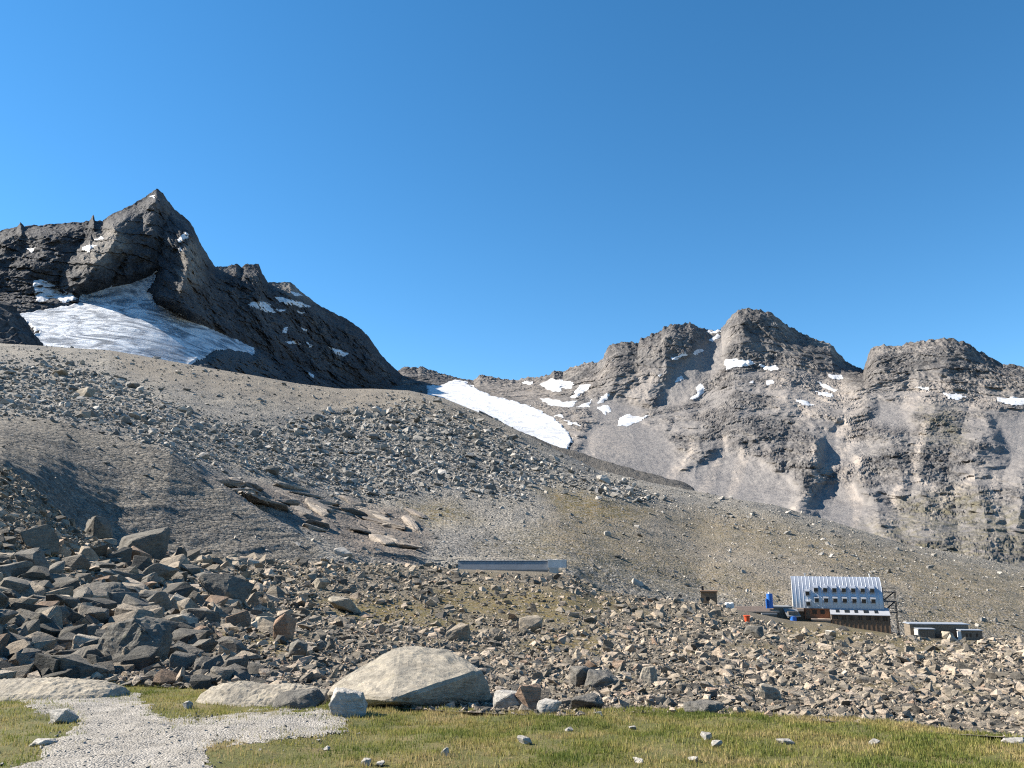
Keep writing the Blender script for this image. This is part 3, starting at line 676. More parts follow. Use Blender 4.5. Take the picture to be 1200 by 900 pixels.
rs = np.random.default_rng(77)
for k in range(44):
    u = rs.random(); x = 245 + 235 * u; y = 562 + 62 * u + rs.normal(0, 4 + 14 * u)
    slab_piece(x, y, rs.uniform(18, 42), rs.uniform(6, 15), 3000 + k, rs.uniform(3, 7), rs.uniform(1.0, 2.6))
slab_piece(474, 606, 20, 20, 3100, 4, 1.6)

#SECTION meadow
# ------------------------------------------------------------------ meadow and path
m, t, b = new_mat('meadow_soil'); q = NB(t); v = q.coord()
c = q.ramp(q.noise(v, 1.3, 7, 0.65), [(0.3, (0.075, 0.085, 0.02)), (0.5, (0.12, 0.12, 0.035)), (0.7, (0.2, 0.16, 0.07))])
c = q.mix(q.ramp(q.noise(v, 9, 5, 0.7), [(0.55, (0, 0, 0)), (0.7, (0.7,) * 3)]), c, (0.16, 0.12, 0.075))
q.l(c, b.inputs['Base Color']); q.l(q.bump(q.noise(v, 25, 6, 0.7), 0.03), b.inputs['Normal'])
M['meadow'] = m
m, t, b = new_mat('gravel'); q = NB(t); v = q.coord()
vc = q.n('ShaderNodeTexVoronoi'); vc.inputs['Scale'].default_value = 38; q.l(v, vc.inputs['Vector'])
sp = q.n('ShaderNodeSeparateColor'); q.l(vc.outputs['Color'], sp.inputs[0])
c = q.ramp(sp.outputs[0], [(0.0, (0.24, 0.23, 0.215)), (0.5, (0.37, 0.355, 0.33)), (1.0, (0.48, 0.46, 0.43))])
c = q.mix(1.0, c, q.ramp(q.noise(v, 2.2, 6, 0.7), [(0.3, (0.58, 0.56, 0.52)), (0.6, (0.95, 0.93, 0.9))]), 'MULTIPLY')
q.l(c, b.inputs['Base Color']); q.l(q.bump(vc.outputs['Distance'], -0.02, 0.9), b.inputs['Normal'])
M['gravel'] = m

def meadow_z(X, Y):
    return -MEADOW_SLOPE * Y + 0.10 * fbm(X / 2.6, Y / 2.6, X * 0, 3) * np.clip((Y - 2) / 4, 0, 1) + 0.05 * fbm(X / 0.7, Y / 0.7, X * 0 + 4, 2)
eD = lambda t_: np.interp(t_, [ts(x, y)[0] for x, y, D in EDGE], [D for x, y, D in EDGE])
tm = np.linspace(-0.95, 0.95, 320)
ye = eD(tm)[None]
vv = np.linspace(0, 1, 150)[:, None]
Ym = 2.2 * (ye * 1.02 / 2.2) ** vv; Xm = Ym * tm[None]
Zm = meadow_z(Xm, Ym)
Zm -= 0.3 * sstep(0.975, 1.02, Ym / ye)
class G2(Grid):
    def __init__(s): s.X, s.Y, s.Z, s.t = Xm, Ym, Zm, tm; s.shape = Xm.shape; s.rebase()
gm = G2()
link('meadow', gm.mesh('meadow', M['meadow']), kind='structure')
PATH = [(18, 818), (60, 811), (160, 814), (172, 830), (205, 846), (240, 843), (270, 836), (330, 833), (385, 833), (402, 842), (410, 852), (385, 862), (345, 866), (300, 868), (255, 872), (243, 882), (245, 905), (250, 960), (-40, 960), (10, 905), (40, 895), (58, 872), (75, 862), (92, 850), (80, 838), (40, 830)]
def path_sd(X, Y, px_, py_): return poly_sd(px_ + 26 * fbm(X * 1.6, Y * 1.6, X * 0, 5, 0.7), py_ + 12 * fbm(X * 1.6 + 7, Y * 1.6, X * 0, 4, 0.6), PATH)
# the path is a sheet a few millimetres above the soil, on a finer grid
tp = np.linspace(-0.93, -0.12, 330); vp = np.linspace(0, 1, 190)[:, None]
Yp = 5.0 * (eD(tp)[None] * 0.99 / 5.0) ** vp; Xp = Yp * tp[None]; Zp = meadow_z(Xp, Yp)
ppx, ppy = project(Xp, Yp, Zp); psd = path_sd(Xp, Yp, ppx, ppy)
ins = psd < 2
Zp = Zp + 0.014 * sstep(3, -3, psd) + 0.001
f = ins[:-1, :-1] & ins[1:, :-1] & ins[:-1, 1:] & ins[1:, 1:]
idx = np.arange(ins.size).reshape(ins.shape)
qd = np.stack([idx[:-1, :-1][f], idx[:-1, 1:][f], idx[1:, 1:][f], idx[1:, :-1][f]], -1); u, inv = np.unique(qd, return_inverse=True)
link('gravel_path', mesh_np('gravel_path', np.stack([Xp, Yp, Zp], -1).reshape(-1, 3)[u], inv.reshape(-1, 4), M['gravel'], True), kind='structure')

# one sheet below everything, out to the horizon
m = mat_plain('valley_floor_ground', (0.19, 0.17, 0.14), 0.95, 0, 0.25, 0.02, 0.0, 0.1)
S = 5000
link('ground', mesh_np('ground', np.array([(-S, -S, -90), (S, -S, -90), (S, S, -90), (-S, S, -90)]), np.array([(0, 1, 2, 3)]), m), kind='structure')
# the hillock the photographer stands on, behind and beside the lens
gx, gy = np.meshgrid(np.linspace(-60, 60, 81), np.linspace(-50, 2.6, 40))
gzz = meadow_z(gx, np.maximum(gy, 0.0)) - 0.02 - 0.004 * np.maximum(np.abs(gx) - 8, 0) ** 1.6
i = np.arange(gx.size).reshape(gx.shape)
link('meadow_behind', mesh_np('meadow_behind', np.stack([gx, gy, gzz], -1).reshape(-1, 3), np.stack([i[:-1, :-1], i[:-1, 1:], i[1:, 1:], i[1:, :-1]], -1).reshape(-1, 4), M['meadow'], True), kind='structure')

# grass blades
def grass(n):
    r = np.random.default_rng(21)
    tt = r.uniform(-0.86, 0.86, n * 2); e = eD(tt)
    yy = 5.2 + (e * 1.0 - 5.2) * np.sqrt(r.random(n * 2)) ** 0.9
    xx = tt * yy; zz = meadow_z(xx, yy)
    p_x, p_y = project(xx, yy, zz)
    sdp = path_sd(xx, yy, p_x, p_y)
    dens = 0.12 + 0.88 * sstep(-0.3, 0.2, fbm(xx * 1.3, yy * 1.3, xx * 0 + 5, 5, 0.6))
    dens *= sstep(-15, 6, sdp) + 0.25 * sstep(0.25, 0.5, fbm(xx * 2.2, yy * 2.2, xx * 0 + 15, 3)) * (sdp < 0)
    keep = r.random(n * 2) < dens
    xx, yy, zz = xx[keep][:n], yy[keep][:n], zz[keep][:n]
    n = len(xx)
    tuft = fbm(xx * 4, yy * 4, xx * 0 + 8, 3)
    h = (0.03 + 0.03 * r.random(n)) * (1 + 1.6 * np.clip(tuft, -0.45, 1)) * np.where(r.random(n) < 0.05, 1.6, 1)
    wv = 0.004 + 0.004 * r.random(n)
    a = r.uniform(0, 2 * np.pi, n); lean = 0.55 * r.random(n) * h; la = r.uniform(0, 2 * np.pi, n)
    dx, dy = np.cos(a) * wv, np.sin(a) * wv; lx, ly = np.cos(la) * lean, np.sin(la) * lean
    v0 = np.stack([xx - dx, yy - dy, zz - 0.01], -1); v1 = np.stack([xx + dx, yy + dy, zz - 0.01], -1)
    v2 = np.stack([xx + lx, yy + ly, zz + h], -1)
    V = np.stack([v0, v1, v2], 1).reshape(-1, 3); T = np.arange(3 * n).reshape(-1, 3)
    dry = np.clip(0.56 + 1.15 * fbm(xx * 0.7, yy * 0.7, xx * 0 + 11, 4) + r.normal(0, 0.16, n), 0, 1)
    return V, T, np.repeat(dry, 3)
m, t, b = new_mat('grass_blades'); q = NB(t)
c = q.ramp(q.attr('dry'), [(0.1, (0.12, 0.16, 0.035)), (0.42, (0.23, 0.25, 0.06)), (0.68, (0.36, 0.32, 0.11)), (1.0, (0.46, 0.36, 0.18))])
c = q.mix(1.0, c, q.ramp(q.island(), [(0.0, (0.7,) * 3), (1.0, (1.3,) * 3)]), 'MULTIPLY')
q.l(c, b.inputs['Base Color']); b.inputs['Roughness'].default_value = 0.6
tr = t.nodes.new('ShaderNodeBsdfTranslucent'); ms = t.nodes.new('ShaderNodeMixShader'); ms.inputs[0].default_value = 0.35
q.l(c, tr.inputs[0]); q.l(b.outputs[0], ms.inputs[1]); q.l(tr.outputs[0], ms.inputs[2])
q.l(ms.outputs[0], [nd for nd in t.nodes if nd.type == 'OUTPUT_MATERIAL'][0].inputs['Surface'])
V, T, dry = grass(175000)
link('grass', mesh_np('grass', V, T, m, False, {'dry': dry}), kind='stuff', label='short green and straw coloured alpine grass covering the meadow', cat='grass')

# pebbles on the path
r = np.random.default_rng(5); n = 26000
tt = r.uniform(-0.86, 0.0, n); yy = 5.5 + 9 * r.random(n); xx = tt * yy; zz = meadow_z(xx, yy)
p_x, p_y = project(xx, yy, zz); sdp = path_sd(xx, yy, p_x, p_y)
k = (sdp < 10 * r.random(n) ** 2 * 2) & (yy < eD(tt) * 0.98)
xx, yy, zz = xx[k], yy[k], zz[k]
sz = 0.0035 * (1 / (r.random(len(xx)) + 0.012)) ** 0.62; sz = np.clip(sz, 0.004, 0.035)
link('path_pebbles', rocks_mesh('path_pebbles', np.stack([xx, yy, zz + 0.012], -1), sz, M['pebble'], 3, 0.4, PROTO_S), kind='stuff', label='pale loose pebbles strewn over the gravel path', cat='pebbles')

#SECTION rocks
# ------------------------------------------------------------------ stones of the boulder slope and of the moraine
ALLG = [gm, gb, gc]
def pick(x, y):
    """ground point seen at a photo pixel: nearest sheet first"""
    best = None
    for g in ALLG:
        d2 = (g.px - x) ** 2 + (g.py - y) ** 2
        k = np.argmin(d2)
        if d2.flat[k] < 9: return Vector((g.X.flat[k], g.Y.flat[k], g.Z.flat[k]))
        if best is None or d2.flat[k] < best[0]: best = (d2.flat[k], Vector((g.X.flat[k], g.Y.flat[k], g.Z.flat[k])))
    return best[1]

def visible_rows(g):
    """mask of sheet vertices not hidden by nearer ground of the same sheet (running horizon per column)"""
    s = (g.Z - EYE) / g.Y
    run = np.maximum.accumulate(s, axis=0)
    return s >= run - 0.012

def scatter(g, n, dens, r):
    """points on a sheet, even over the picture area times dens"""
    rr, cc = g.shape
    a = np.abs((g.px[:-1, 1:] - g.px[:-1, :-1]) * (g.py[1:, :-1] - g.py[:-1, :-1])) * dens[:-1, :-1] * visible_rows(g)[:-1, :-1]
    p = a.ravel() / a.sum()
    k = r.choice(len(p), n, p=p); i, j = k // (cc - 1), k % (cc - 1)
    u, v = r.random(n), r.random(n)
    def lerp(A): return (A[i, j] * (1 - u) * (1 - v) + A[i, j + 1] * u * (1 - v) + A[i + 1, j] * (1 - u) * v + A[i + 1, j + 1] * u * v)
    return np.stack([lerp(g.X), lerp(g.Y), lerp(g.Z)], -1)

r = np.random.default_rng(11)
inx = (gb.px > -90) & (gb.px < 1290)
HUTZONE = [[(848, 700), (925, 716), (1000, 728), (1045, 738), (1070, 742), (1160, 746), (1160, 753), (1060, 747), (1000, 741), (960, 736), (925, 735), (900, 729), (865, 722)], [(533, 655), (668, 655), (668, 676), (533, 672)]]
clear = 1 - soft_mask(gb.px, gb.py, HUTZONE, 2)
dens = inx * clear * (1 - 0.72 * grassB) * (1 - 0.5 * sstep(0.1, 0.4, fbm(gb.X / 20, gb.Y / 20, gb.X * 0 + 1, 3)) * (gb.px > 500))
dens *= np.where(gb.py > 845, 0.4, 1)
NB_ = 54000
P = scatter(gb, NB_, dens, r)
p_x, p_y = project(P[:, 0], P[:, 1], P[:, 2])
near = sstep(690, 820, p_y) * 0.6 + 0.75 * sstep(430, 150, p_x) * sstep(600, 700, p_y)
smin = 1.3 + 0.45 * near + 1.3 * sstep(430, 150, p_x) * sstep(600, 700, p_y)
px_half = smin * (1 / (r.random(NB_) + 0.004)) ** 0.43
px_half = np.clip(px_half, 0, 7 + 4 * near + 10 * sstep(430, 150, p_x) * sstep(600, 700, p_y))
size = px_half * P[:, 1] / F
P[:, 2] += size * 0.18
order = np.argsort(-px_half)
big = order[:240]; small = order[240:]
link('boulder_field', rocks_mesh('boulder_field', P[small], size[small], M['rock_i'], 31, fine=px_half[small] < 3.6), kind='stuff', label='countless broken grey and tan stones covering the slope', cat='stones')

# moraine stones: dense band of blocks, thin scatter elsewhere
BAND = [[(-60, 430), (60, 420), (140, 445), (260, 500), (420, 490), (520, 490), (600, 520), (700, 560), (780, 585), (760, 592), (640, 575), (560, 565), (430, 590), (330, 560), (240, 545), (120, 500), (-60, 480)], [(330, 490), (470, 470), (560, 490), (660, 555), (600, 590), (500, 570), (400, 560)]]
jx = gc.px + 14 * fbm(gc.px / 40, gc.py / 40, gc.px * 0, 4); jy = gc.py + 8 * fbm(gc.px / 40 + 50, gc.py / 40, gc.px * 0, 4)
band = soft_mask(jx, jy, BAND, 12)
ROCKR = [[(860, 600), (930, 615), (1020, 640), (1110, 690), (1040, 670), (940, 650), (860, 625)], [(700, 560), (800, 590), (870, 610), (860, 620), (740, 590)]]
rockr = soft_mask(jx, jy, ROCKR, 8)
inx = (gc.px > -70) & (gc.px < 1270)
dens = inx * (0.30 + 1.0 * band + 0.5 * rockr - 0.22 * wall) * (1 - 0.6 * grassC) * (1 - 0.6 * slab)
NM = 22000
P2 = scatter(gc, NM, np.clip(dens, 0.02, 2), r)
p2x, p2y = project(P2[:, 0], P2[:, 1], P2[:, 2])
bz = soft_mask(p2x, p2y, BAND, 12)
ph = (0.85 + 0.6 * bz) * (1 / (r.random(NM) + 0.006)) ** 0.36
ph = np.clip(ph, 0, 5.5 + 2 * bz)
size2 = ph * P2[:, 1] / F
P2[:, 2] += size2 * 0.2
o2 = np.argsort(-ph); big2 = o2[:0]; small2 = o2[0:]
link('moraine_stones', rocks_mesh('moraine_stones', P2[small2], size2[small2], M['rock_m'], 37, fine=ph[small2] < 3.0), kind='stuff', label='grey blocks and stones strewn over the moraine', cat='stones')

# the largest stones of the slope, one object each
LANDMARK = [((258, 700), 'tilted wedge boulder'), ((149, 760), 'upright square boulder'), ((158, 642), 'lens-shaped boulder'), ((331, 740), 'rust brown block'), ((60, 790), 'smooth left outcrop'), ((290, 795), 'long pale outcrop'), ((480, 790), 'huge slab boulder'),
            ((400, 712), 'pale flat slab'), ((40, 632), 'black shaded boulder'), ((48, 728), 'tilted dark slab'), ((600, 662), 'long metal shed'), ((620, 825), 'orange pink rock'), ((762, 795), 'tan rounded block'), ((906, 815), 'tan triangular rock'), ((985, 710), 'mountain hut'), ((1112, 742), 'low stone shed'), ((622, 736), 'grey brown triangular block')]
TINTS = [('dark grey', (0.105, 0.102, 0.092)), ('grey', (0.19, 0.178, 0.156)), ('tan', (0.31, 0.266, 0.21)), ('pale', (0.44, 0.39, 0.32)), ('rusty brown', (0.25, 0.18, 0.13))]
for nm, c in TINTS: M['b_' + nm] = mat_boulder(nm.replace(' ', '_') + '_boulder_rock', [(0.0, tuple(q * 0.9 for q in c)), (1.0, tuple(q * 1.1 for q in c))], 'object', 7.0, 0.03, 0.35)
ORD = ['nearest', 'second nearest', 'third nearest', 'fourth nearest', 'fifth nearest', 'sixth nearest', 'seventh nearest', 'eighth nearest', 'ninth nearest', 'tenth nearest', 'eleventh nearest', 'twelfth nearest', 'thirteenth nearest', 'fourteenth nearest', 'fifteenth nearest', 'sixteenth nearest', 'seventeenth nearest', 'eighteenth nearest', 'nineteenth nearest', 'twentieth nearest', 'twenty-first nearest', 'twenty-second nearest']
LARGE = {nm: [boulder_mesh('boulder', 500 + k, (2, 1.7, 1.35), M['b_' + nm], 11 + k % 6, 1, 0.035) for k in range(9)] for nm, c in TINTS}
rows_ = []
for j in big:
    x_, y_ = float(p_x[j]), float(p_y[j])
    (lx, ly), ln = min(LANDMARK, key=lambda q: (q[0][0] - x_) ** 2 + 2.5 * (q[0][1] - y_) ** 2)
    dx, dy = x_ - lx, (y_ - ly) * 1.6
    side = ('right of' if dx > 0 else 'left of') if abs(dx) > abs(dy) else ('below' if dy > 0 else 'above')
    tint = TINTS[int(np.searchsorted([0.25, 0.62, 0.88, 0.94], random.random()))][0]
    rows_.append((ln, side, tint, dx * dx + dy * dy, j))
rows_.sort(key=lambda q: (q[0], q[1], q[2], q[3]))
prev, rank = None, 0
for ln, side, tint, _, j in rows_:
    rank = rank + 1 if prev == (ln, side, tint) else 0
    prev = (ln, side, tint)
    lab = f'{tint} rubble block, {ORD[min(rank, 21)]} of its colour {side} the {ln}'
    o = link('boulder', LARGE[tint][random.randrange(9)], loc=(P[j, 0], P[j, 1], P[j, 2] - size[j] * 0.45), label=lab, cat='boulder', group='largest blocks of the rubble slope')
    s = size[j]
    o.scale = (s * random.uniform(.85, 1.2), s * random.uniform(.85, 1.15), s * random.uniform(.6, 1.1))
    o.rotation_euler = (random.gauss(0, .3), random.gauss(0, .3), random.uniform(0, 6.28))

# boulders one can single out: x, base y, width px, height px, material, label
NAMED = [
    (405, 841, 36, 31, 'white', 'squat whitish stone block standing on the meadow at the path edge', 0.9),
    (343, 831, 58, 15, 'grey', 'low dark grey rock lying in the grass between the path and the outcrop', 0.8),
    (66, 849, 33, 14, 'white', 'small pale flat stone lying on the left grass beside the path', 0.8),
    (107, 628, 36, 23, 'grey', 'dark shaded block just below the moraine wall, left of the lens-shaped boulder', 0.9),
    (158, 654, 58, 34, 'grey', 'big grey lens-shaped boulder resting against the foot of the moraine wall', 0.8),
    (40, 645, 36, 30, 'rock_o', 'black shaded boulder at far left with a grassy strip below it', 0.8),
    (258, 706, 50, 31, 'grey', 'tilted wedge boulder with smooth grey face and dark right side', 0.9),
    (149, 779, 64, 47, 'grey', 'large upright square grey boulder behind the path outcrops', 0.8),
    (213, 727, 26, 22, 'rock_o', 'pointed grey rock leaning on the pale rock left of the wedge boulder', 0.9),
    (210, 745, 30, 22, 'pale', 'pale pointed rock directly below the leaning grey rock', 0.9),
    (331, 752, 24, 29, 'rust', 'rust brown block with grey top in the middle of the left rubble', 0.9),
    (308, 737, 24, 13, 'pale', 'pale flat stone just left of the rust brown block', 0.8),
    (400, 718, 36, 17, 'pale', 'pale flat slab lying in the gravelly rubble right of the wedge boulder', 0.9),
    (375, 690, 20, 12, 'pale', 'pale flat stone above the pale slab near the moraine foot', 0.9),
    (402, 652, 22, 10, 'white', 'whitish stone below the dark cleft of the bedrock slabs', 0.9),
    (208, 666, 16, 24, 'rock_o', 'small pyramid-shaped rock pointing up at the foot of the moraine', 0.9),
    (28, 680, 34, 36, 'grey', 'tall shaded grey block in the rubble at the left edge', 0.9),
    (48, 738, 42, 24, 'grey', 'dark slab tilted up at far left above the shaded rubble', 0.9),
    (8, 718, 34, 24, 'grey', 'blocky grey rock cut by the left edge of the picture', 0.9),
    (85, 752, 40, 18, 'rock_o', 'low grey slab left of the large upright square boulder', 0.9),
    (120, 706, 44, 20, 'grey', 'dark low boulder in the rubble between the left edge and the wedge boulder', 0.8),
    (348, 775, 30, 22, 'grey', 'grey faceted rock in the rubble above the right end of the outcrop', 0.9),
    (622, 743, 30, 18, 'rock_o', 'grey brown triangular block in the rubble right of the long shed', 0.9),
    (538, 752, 26, 18, 'rock_o', 'dark-sided grey block in the rubble above the huge slab boulder', 0.9),
    (594, 832, 34, 18, 'white', 'whitish slab touching the right foot of the huge slab boulder', 0.9),
    (620, 832, 28, 25, 'rust', 'orange pink rock with dark right side at the meadow edge', 0.9),
    (641, 839, 26, 14, 'white', 'pale low stone right of the orange pink rock', 0.9),
    (686, 805, 32, 20, 'grey', 'grey block with dark right face low in the middle rubble', 0.9),
    (705, 806, 40, 16, 'grey', 'broad flat grey slab right of the dark-faced block', 1.0),
    (762, 802, 28, 18, 'pale', 'tan rounded block with dark right side in the lower rubble', 0.9),
    (906, 822, 26, 17, 'pale', 'tan triangular rock near the meadow edge below the hut', 0.9),
    (825, 834, 40, 9, 'grey', 'low grey crumbling rock on the edge of the grass', 0.9),
    (690, 833, 38, 14, 'grey', 'flat greenish grey slab at the top edge of the grass', 0.9),
    (98, 464, 24, 13, 'rock_o', 'flat-topped block alone on the upper left moraine', 0.9),
    (67, 440, 16, 7, 'rock_o', 'pale flake of rock on the upper left moraine above the flat-topped block', 0.9),
    (98, 489, 12, 9, 'rock_o', 'small dark block below the flat-topped block on the moraine', 0.9),
    (155, 490, 14, 8, 'white', 'pale block in the middle of the upper left moraine', 0.9),
    (318, 556, 16, 11, 'grey', 'dark shaded block above the bedrock slabs', 0.9),
    (708, 566, 14, 10, 'white', 'pale block on the moraine crest beneath the dark ridge', 0.9),
    (712, 628, 8, 6, 'white', 'small pale boulder alone on the grassy slope left of the hut', 0.9),
    (748, 686, 14, 8, 'white', 'pale block at the edge between rubble and gravel slope', 0.9),
    (1114, 748, 16, 8, 'pale', 'beige boulder lying in front of the low stone shed', 0.9),
    (976, 747, 12, 7, 'white', 'white boulder on the grassy bank in front of the hut', 0.9),
    (885, 748, 22, 12, 'grey', 'dark hollow-sided boulder below the plank-roofed shelter', 0.9),
]
# small stones on the meadow
for x, y, w_, h_, lab in [(216, 829, 12, 9, 'little grey stone in the grass strip above the path fork'), (521, 887, 10, 10, 'round grey pebble-like stone in the front grass right of the path'), (617, 873, 17, 9, 'white oblong stone in the middle of the front grass'),
                          (829, 868, 12, 10, 'pale upright stone of the pair in the right grass'), (843, 878, 15, 9, 'pale low stone of the pair in the right grass'), (748, 893, 14, 6, 'flat pale stone at the bottom edge left of the pair'), (813, 894, 13, 6, 'flat grey stone at the bottom edge below the pair'),
                          (921, 873, 20, 6, 'long flat white stone in the right grass'), (1027, 874, 14, 8, 'grey stone in the right grass toward the corner'), (1194, 874, 26, 8, 'pale slab at the right edge of the meadow'), (427, 897, 12, 8, 'whitish stone at the bottom edge right of the path'),
                          (446, 899, 13, 6, 'flat whitish stone at the very bottom right of the path'), (384, 880, 9, 5, 'little whitish stone in the grass near the path corner'), (669, 857, 11, 4, 'flat pale stone in the upper middle grass'), (700, 839, 11, 5, 'flat stone at the top edge of the middle grass'), (45, 874, 26, 7, 'grey stone at the left path border'),
                          (740, 854, 10, 4, 'thin pale stone in the grass above the bare patch')]:
    NAMED.append((x, y, w_ * 0.9, h_ * 0.8, 'white', lab, 0.8))
for k, (x, y, wp, hp, mt, lab, sink) in enumerate(NAMED):
    g = pick(x, y)
    sc = g.y / F
    dims = (wp * sc, wp * sc * 0.8, hp * sc * 1.12); blk = None
    if 'block standing' in lab or 'square' in lab:
        rb = np.random.default_rng(40 + k)
        blk = [((i - .5 + rb.uniform(-.14, .14)) * dims[0] * (0.8 if kk == 1 else 1), (j - .5 + rb.uniform(-.16, .16)) * dims[1] * (0.75 if kk == 1 else 1), (kk * (0.86 + rb.uniform(-.2, .14))) * dims[2]) for i in (0, .5, 1) for j in (0, 1) for kk in (0, .5, 1)]
    me = boulder_mesh('boulder', 900 + k, dims, M[mt], 14 + k % 4, 3 if wp > 34 else 2 if wp > 12 else 1, 0.06 if blk else 0.035, points=blk)
    o = link('boulder' if wp > 18 else 'stone', me, loc=(g.x, g.y + wp * sc * 0.3, g.z - 0.1 * hp * sc), label=lab, cat='boulder' if wp > 18 else 'stone')
    o.rotation_euler = (0, 0, random.uniform(-0.5, 0.5))

# the huge pale slab boulder at the edge of the meadow, corner by corner
pts = [W(383, 812, 15.2), W(386, 806, 15.5), W(428, 780, 16.4), W(466, 758, 17.0), W(480, 757, 17.2), W(525, 762, 17.3), W(546, 776, 17.0), W(553, 789, 15.9), W(566, 786, 16.5), W(580, 836, 17.6), W(577, 822, 16.9), W(546, 842, 17.1), W(462, 820, 14.15), W(474, 836, 16.0), W(395, 835, 15.6), W(560, 845, 18.3), W(420, 830, 17.4)]
o = W(480, 830, 15.4)
me = boulder_mesh('slab_boulder', 77, (2.7, 2.4, 1.1), M['pale'], cuts=4, amp=0.022, points=[tuple(p - o) for p in pts])
link('slab_boulder', me, loc=o, label='huge pale slab-topped boulder with dark overhanging right face beside the meadow', cat='boulder')

# glacier-smoothed outcrops left of it
def whaleback(name, x0, x1, ytop, ybase, D, mat, label, seed, prof):
    a, b_ = W(x0, ybase, D), W(x1, ybase, D)
    L = b_.x - a.x; H = (ybase - ytop) / F * D * 0.5; dep = 1.9
    nu, nv = 170, 60
    u = np.linspace(0, 1, nu)[None]; v = np.linspace(0, 1, nv)[:, None]
    hgt = np.interp(u, *zip(*prof)) * H
    ang = v * math.pi
    Xs = (u - 0.5) * L + 0 * v; Ys = -np.cos(ang) * dep * 0.5 * (0.55 + 0.6 * np.sin(np.pi * np.clip(u, 0.03, 0.97)) ** 0.6); Zs = np.sin(ang) ** 0.8 * (hgt + 0.3) - 0.34
    Zs = Zs - 0.6 * np.clip((np.abs(2 * u - 1) - 0.84) / 0.16, 0, 1) ** 2
    n = fbm(Xs * 1.6 + seed, Ys * 3, Zs * 3, 5, 0.55)
    Zs = Zs + 0.07 * n + 0.055 * fbm(Xs * 4 + Ys * 3, Ys * 9 + seed, Zs * 7, 5, 0.65, True); Ys = Ys + 0.08 * n
    i = np.arange(nu * nv).reshape(nv, nu)
    me = mesh_np(name, np.stack([Xs, Ys, Zs], -1).reshape(-1, 3), np.stack([i[:-1, :-1], i[:-1, 1:], i[1:, 1:], i[1:, :-1]], -1).reshape(-1, 4), mat, True)
    c = (a + b_) / 2
    g = pick((x0 + x1) / 2, ybase)
    return link(name, me, loc=(c.x, D + 0.75, float(meadow_z(np.array([c.x]), np.array([D]))[0]) + 0.02), label=label, cat='outcrop')
whaleback('rock_outcrop', -90, 128, 779, 806, 16.0, M['pale'], 'smooth pale rounded rock outcrop at the left edge above the path', 1.0, [(0, .3), (.2, .8), (.45, 1), (.65, .95), (.85, .6), (1, .0)])
whaleback('rock_outcrop', 212, 384, 782, 812, 15.2, M['pale'], 'long pale rock outcrop between the path grass and the coarse rubble', 5.0, [(0, .05), (.08, .5), (.2, .85), (.28, .95), (.5, .8), (.7, .75), (.85, .45), (1, .1)])

#SECTION hut
# ------------------------------------------------------------------ buildings
M['alu'] = mat_plain('ribbed_aluminium', (0.50, 0.54, 0.61), 0.36, 0.55, 0.10, 0.35, 0.0, 0.5, (3, 1, .4))
M['alud'] = mat_plain('dull_grey_metal', (0.26, 0.275, 0.29), 0.6, 0.1, 0.12, 0.5)
M['seam'] = mat_plain('bright_roof_seam', (0.56, 0.60, 0.66), 0.45, 0.2, 0.05, 1.0)
M['shedroof'] = mat_plain('blue_grey_sheet', (0.38, 0.42, 0.48), 0.5, 0.2, 0.12, 1.0)
M['wood'] = mat_plain('weathered_timber', (0.20, 0.135, 0.09), 0.85, 0, 0.35, 1.2, 0.0, 0.2, (6, 6, .6))
M['redwood'] = mat_plain('reddish_timber', (0.30, 0.13, 0.07), 0.8, 0, 0.3, 1.5, 0.0, 0.2, (6, 6, .6))
M['deck'] = mat_plain('pale_decking', (0.42, 0.33, 0.265), 0.9, 0, 0.2, 1.5)
M['stone'] = mat_plain('dry_stone_wall', (0.20, 0.175, 0.145), 0.95, 0, 0.4, 2.2, 0.06, 0.1)
M['glass'] = mat_plain('dark_window_glass', (0.02, 0.025, 0.03), 0.12, 0, 0.1, 1.0, 0.0, 0.5)
M['dark'] = mat_plain('dark_steel', (0.045, 0.045, 0.05), 0.6, 0.4, 0.2, 2.0)
M['blue'] = mat_plain('blue_plastic', (0.03, 0.16, 0.55), 0.4, 0, 0.08, 1.0)
M['red'] = mat_plain('orange_red_plastic', (0.62, 0.09, 0.03), 0.5, 0, 0.1, 1.0)
M['bag'] = mat_plain('white_woven_bag', (0.75, 0.75, 0.74), 0.8, 0, 0.06, 4.0, 0.03)
M['plaster'] = mat_plain('pale_plaster', (0.52, 0.50, 0.46), 0.9, 0, 0.12, 1.0)
M['slabmat'] = mat_plain('concrete', (0.36, 0.35, 0.33), 0.9, 0, 0.15, 1.0)

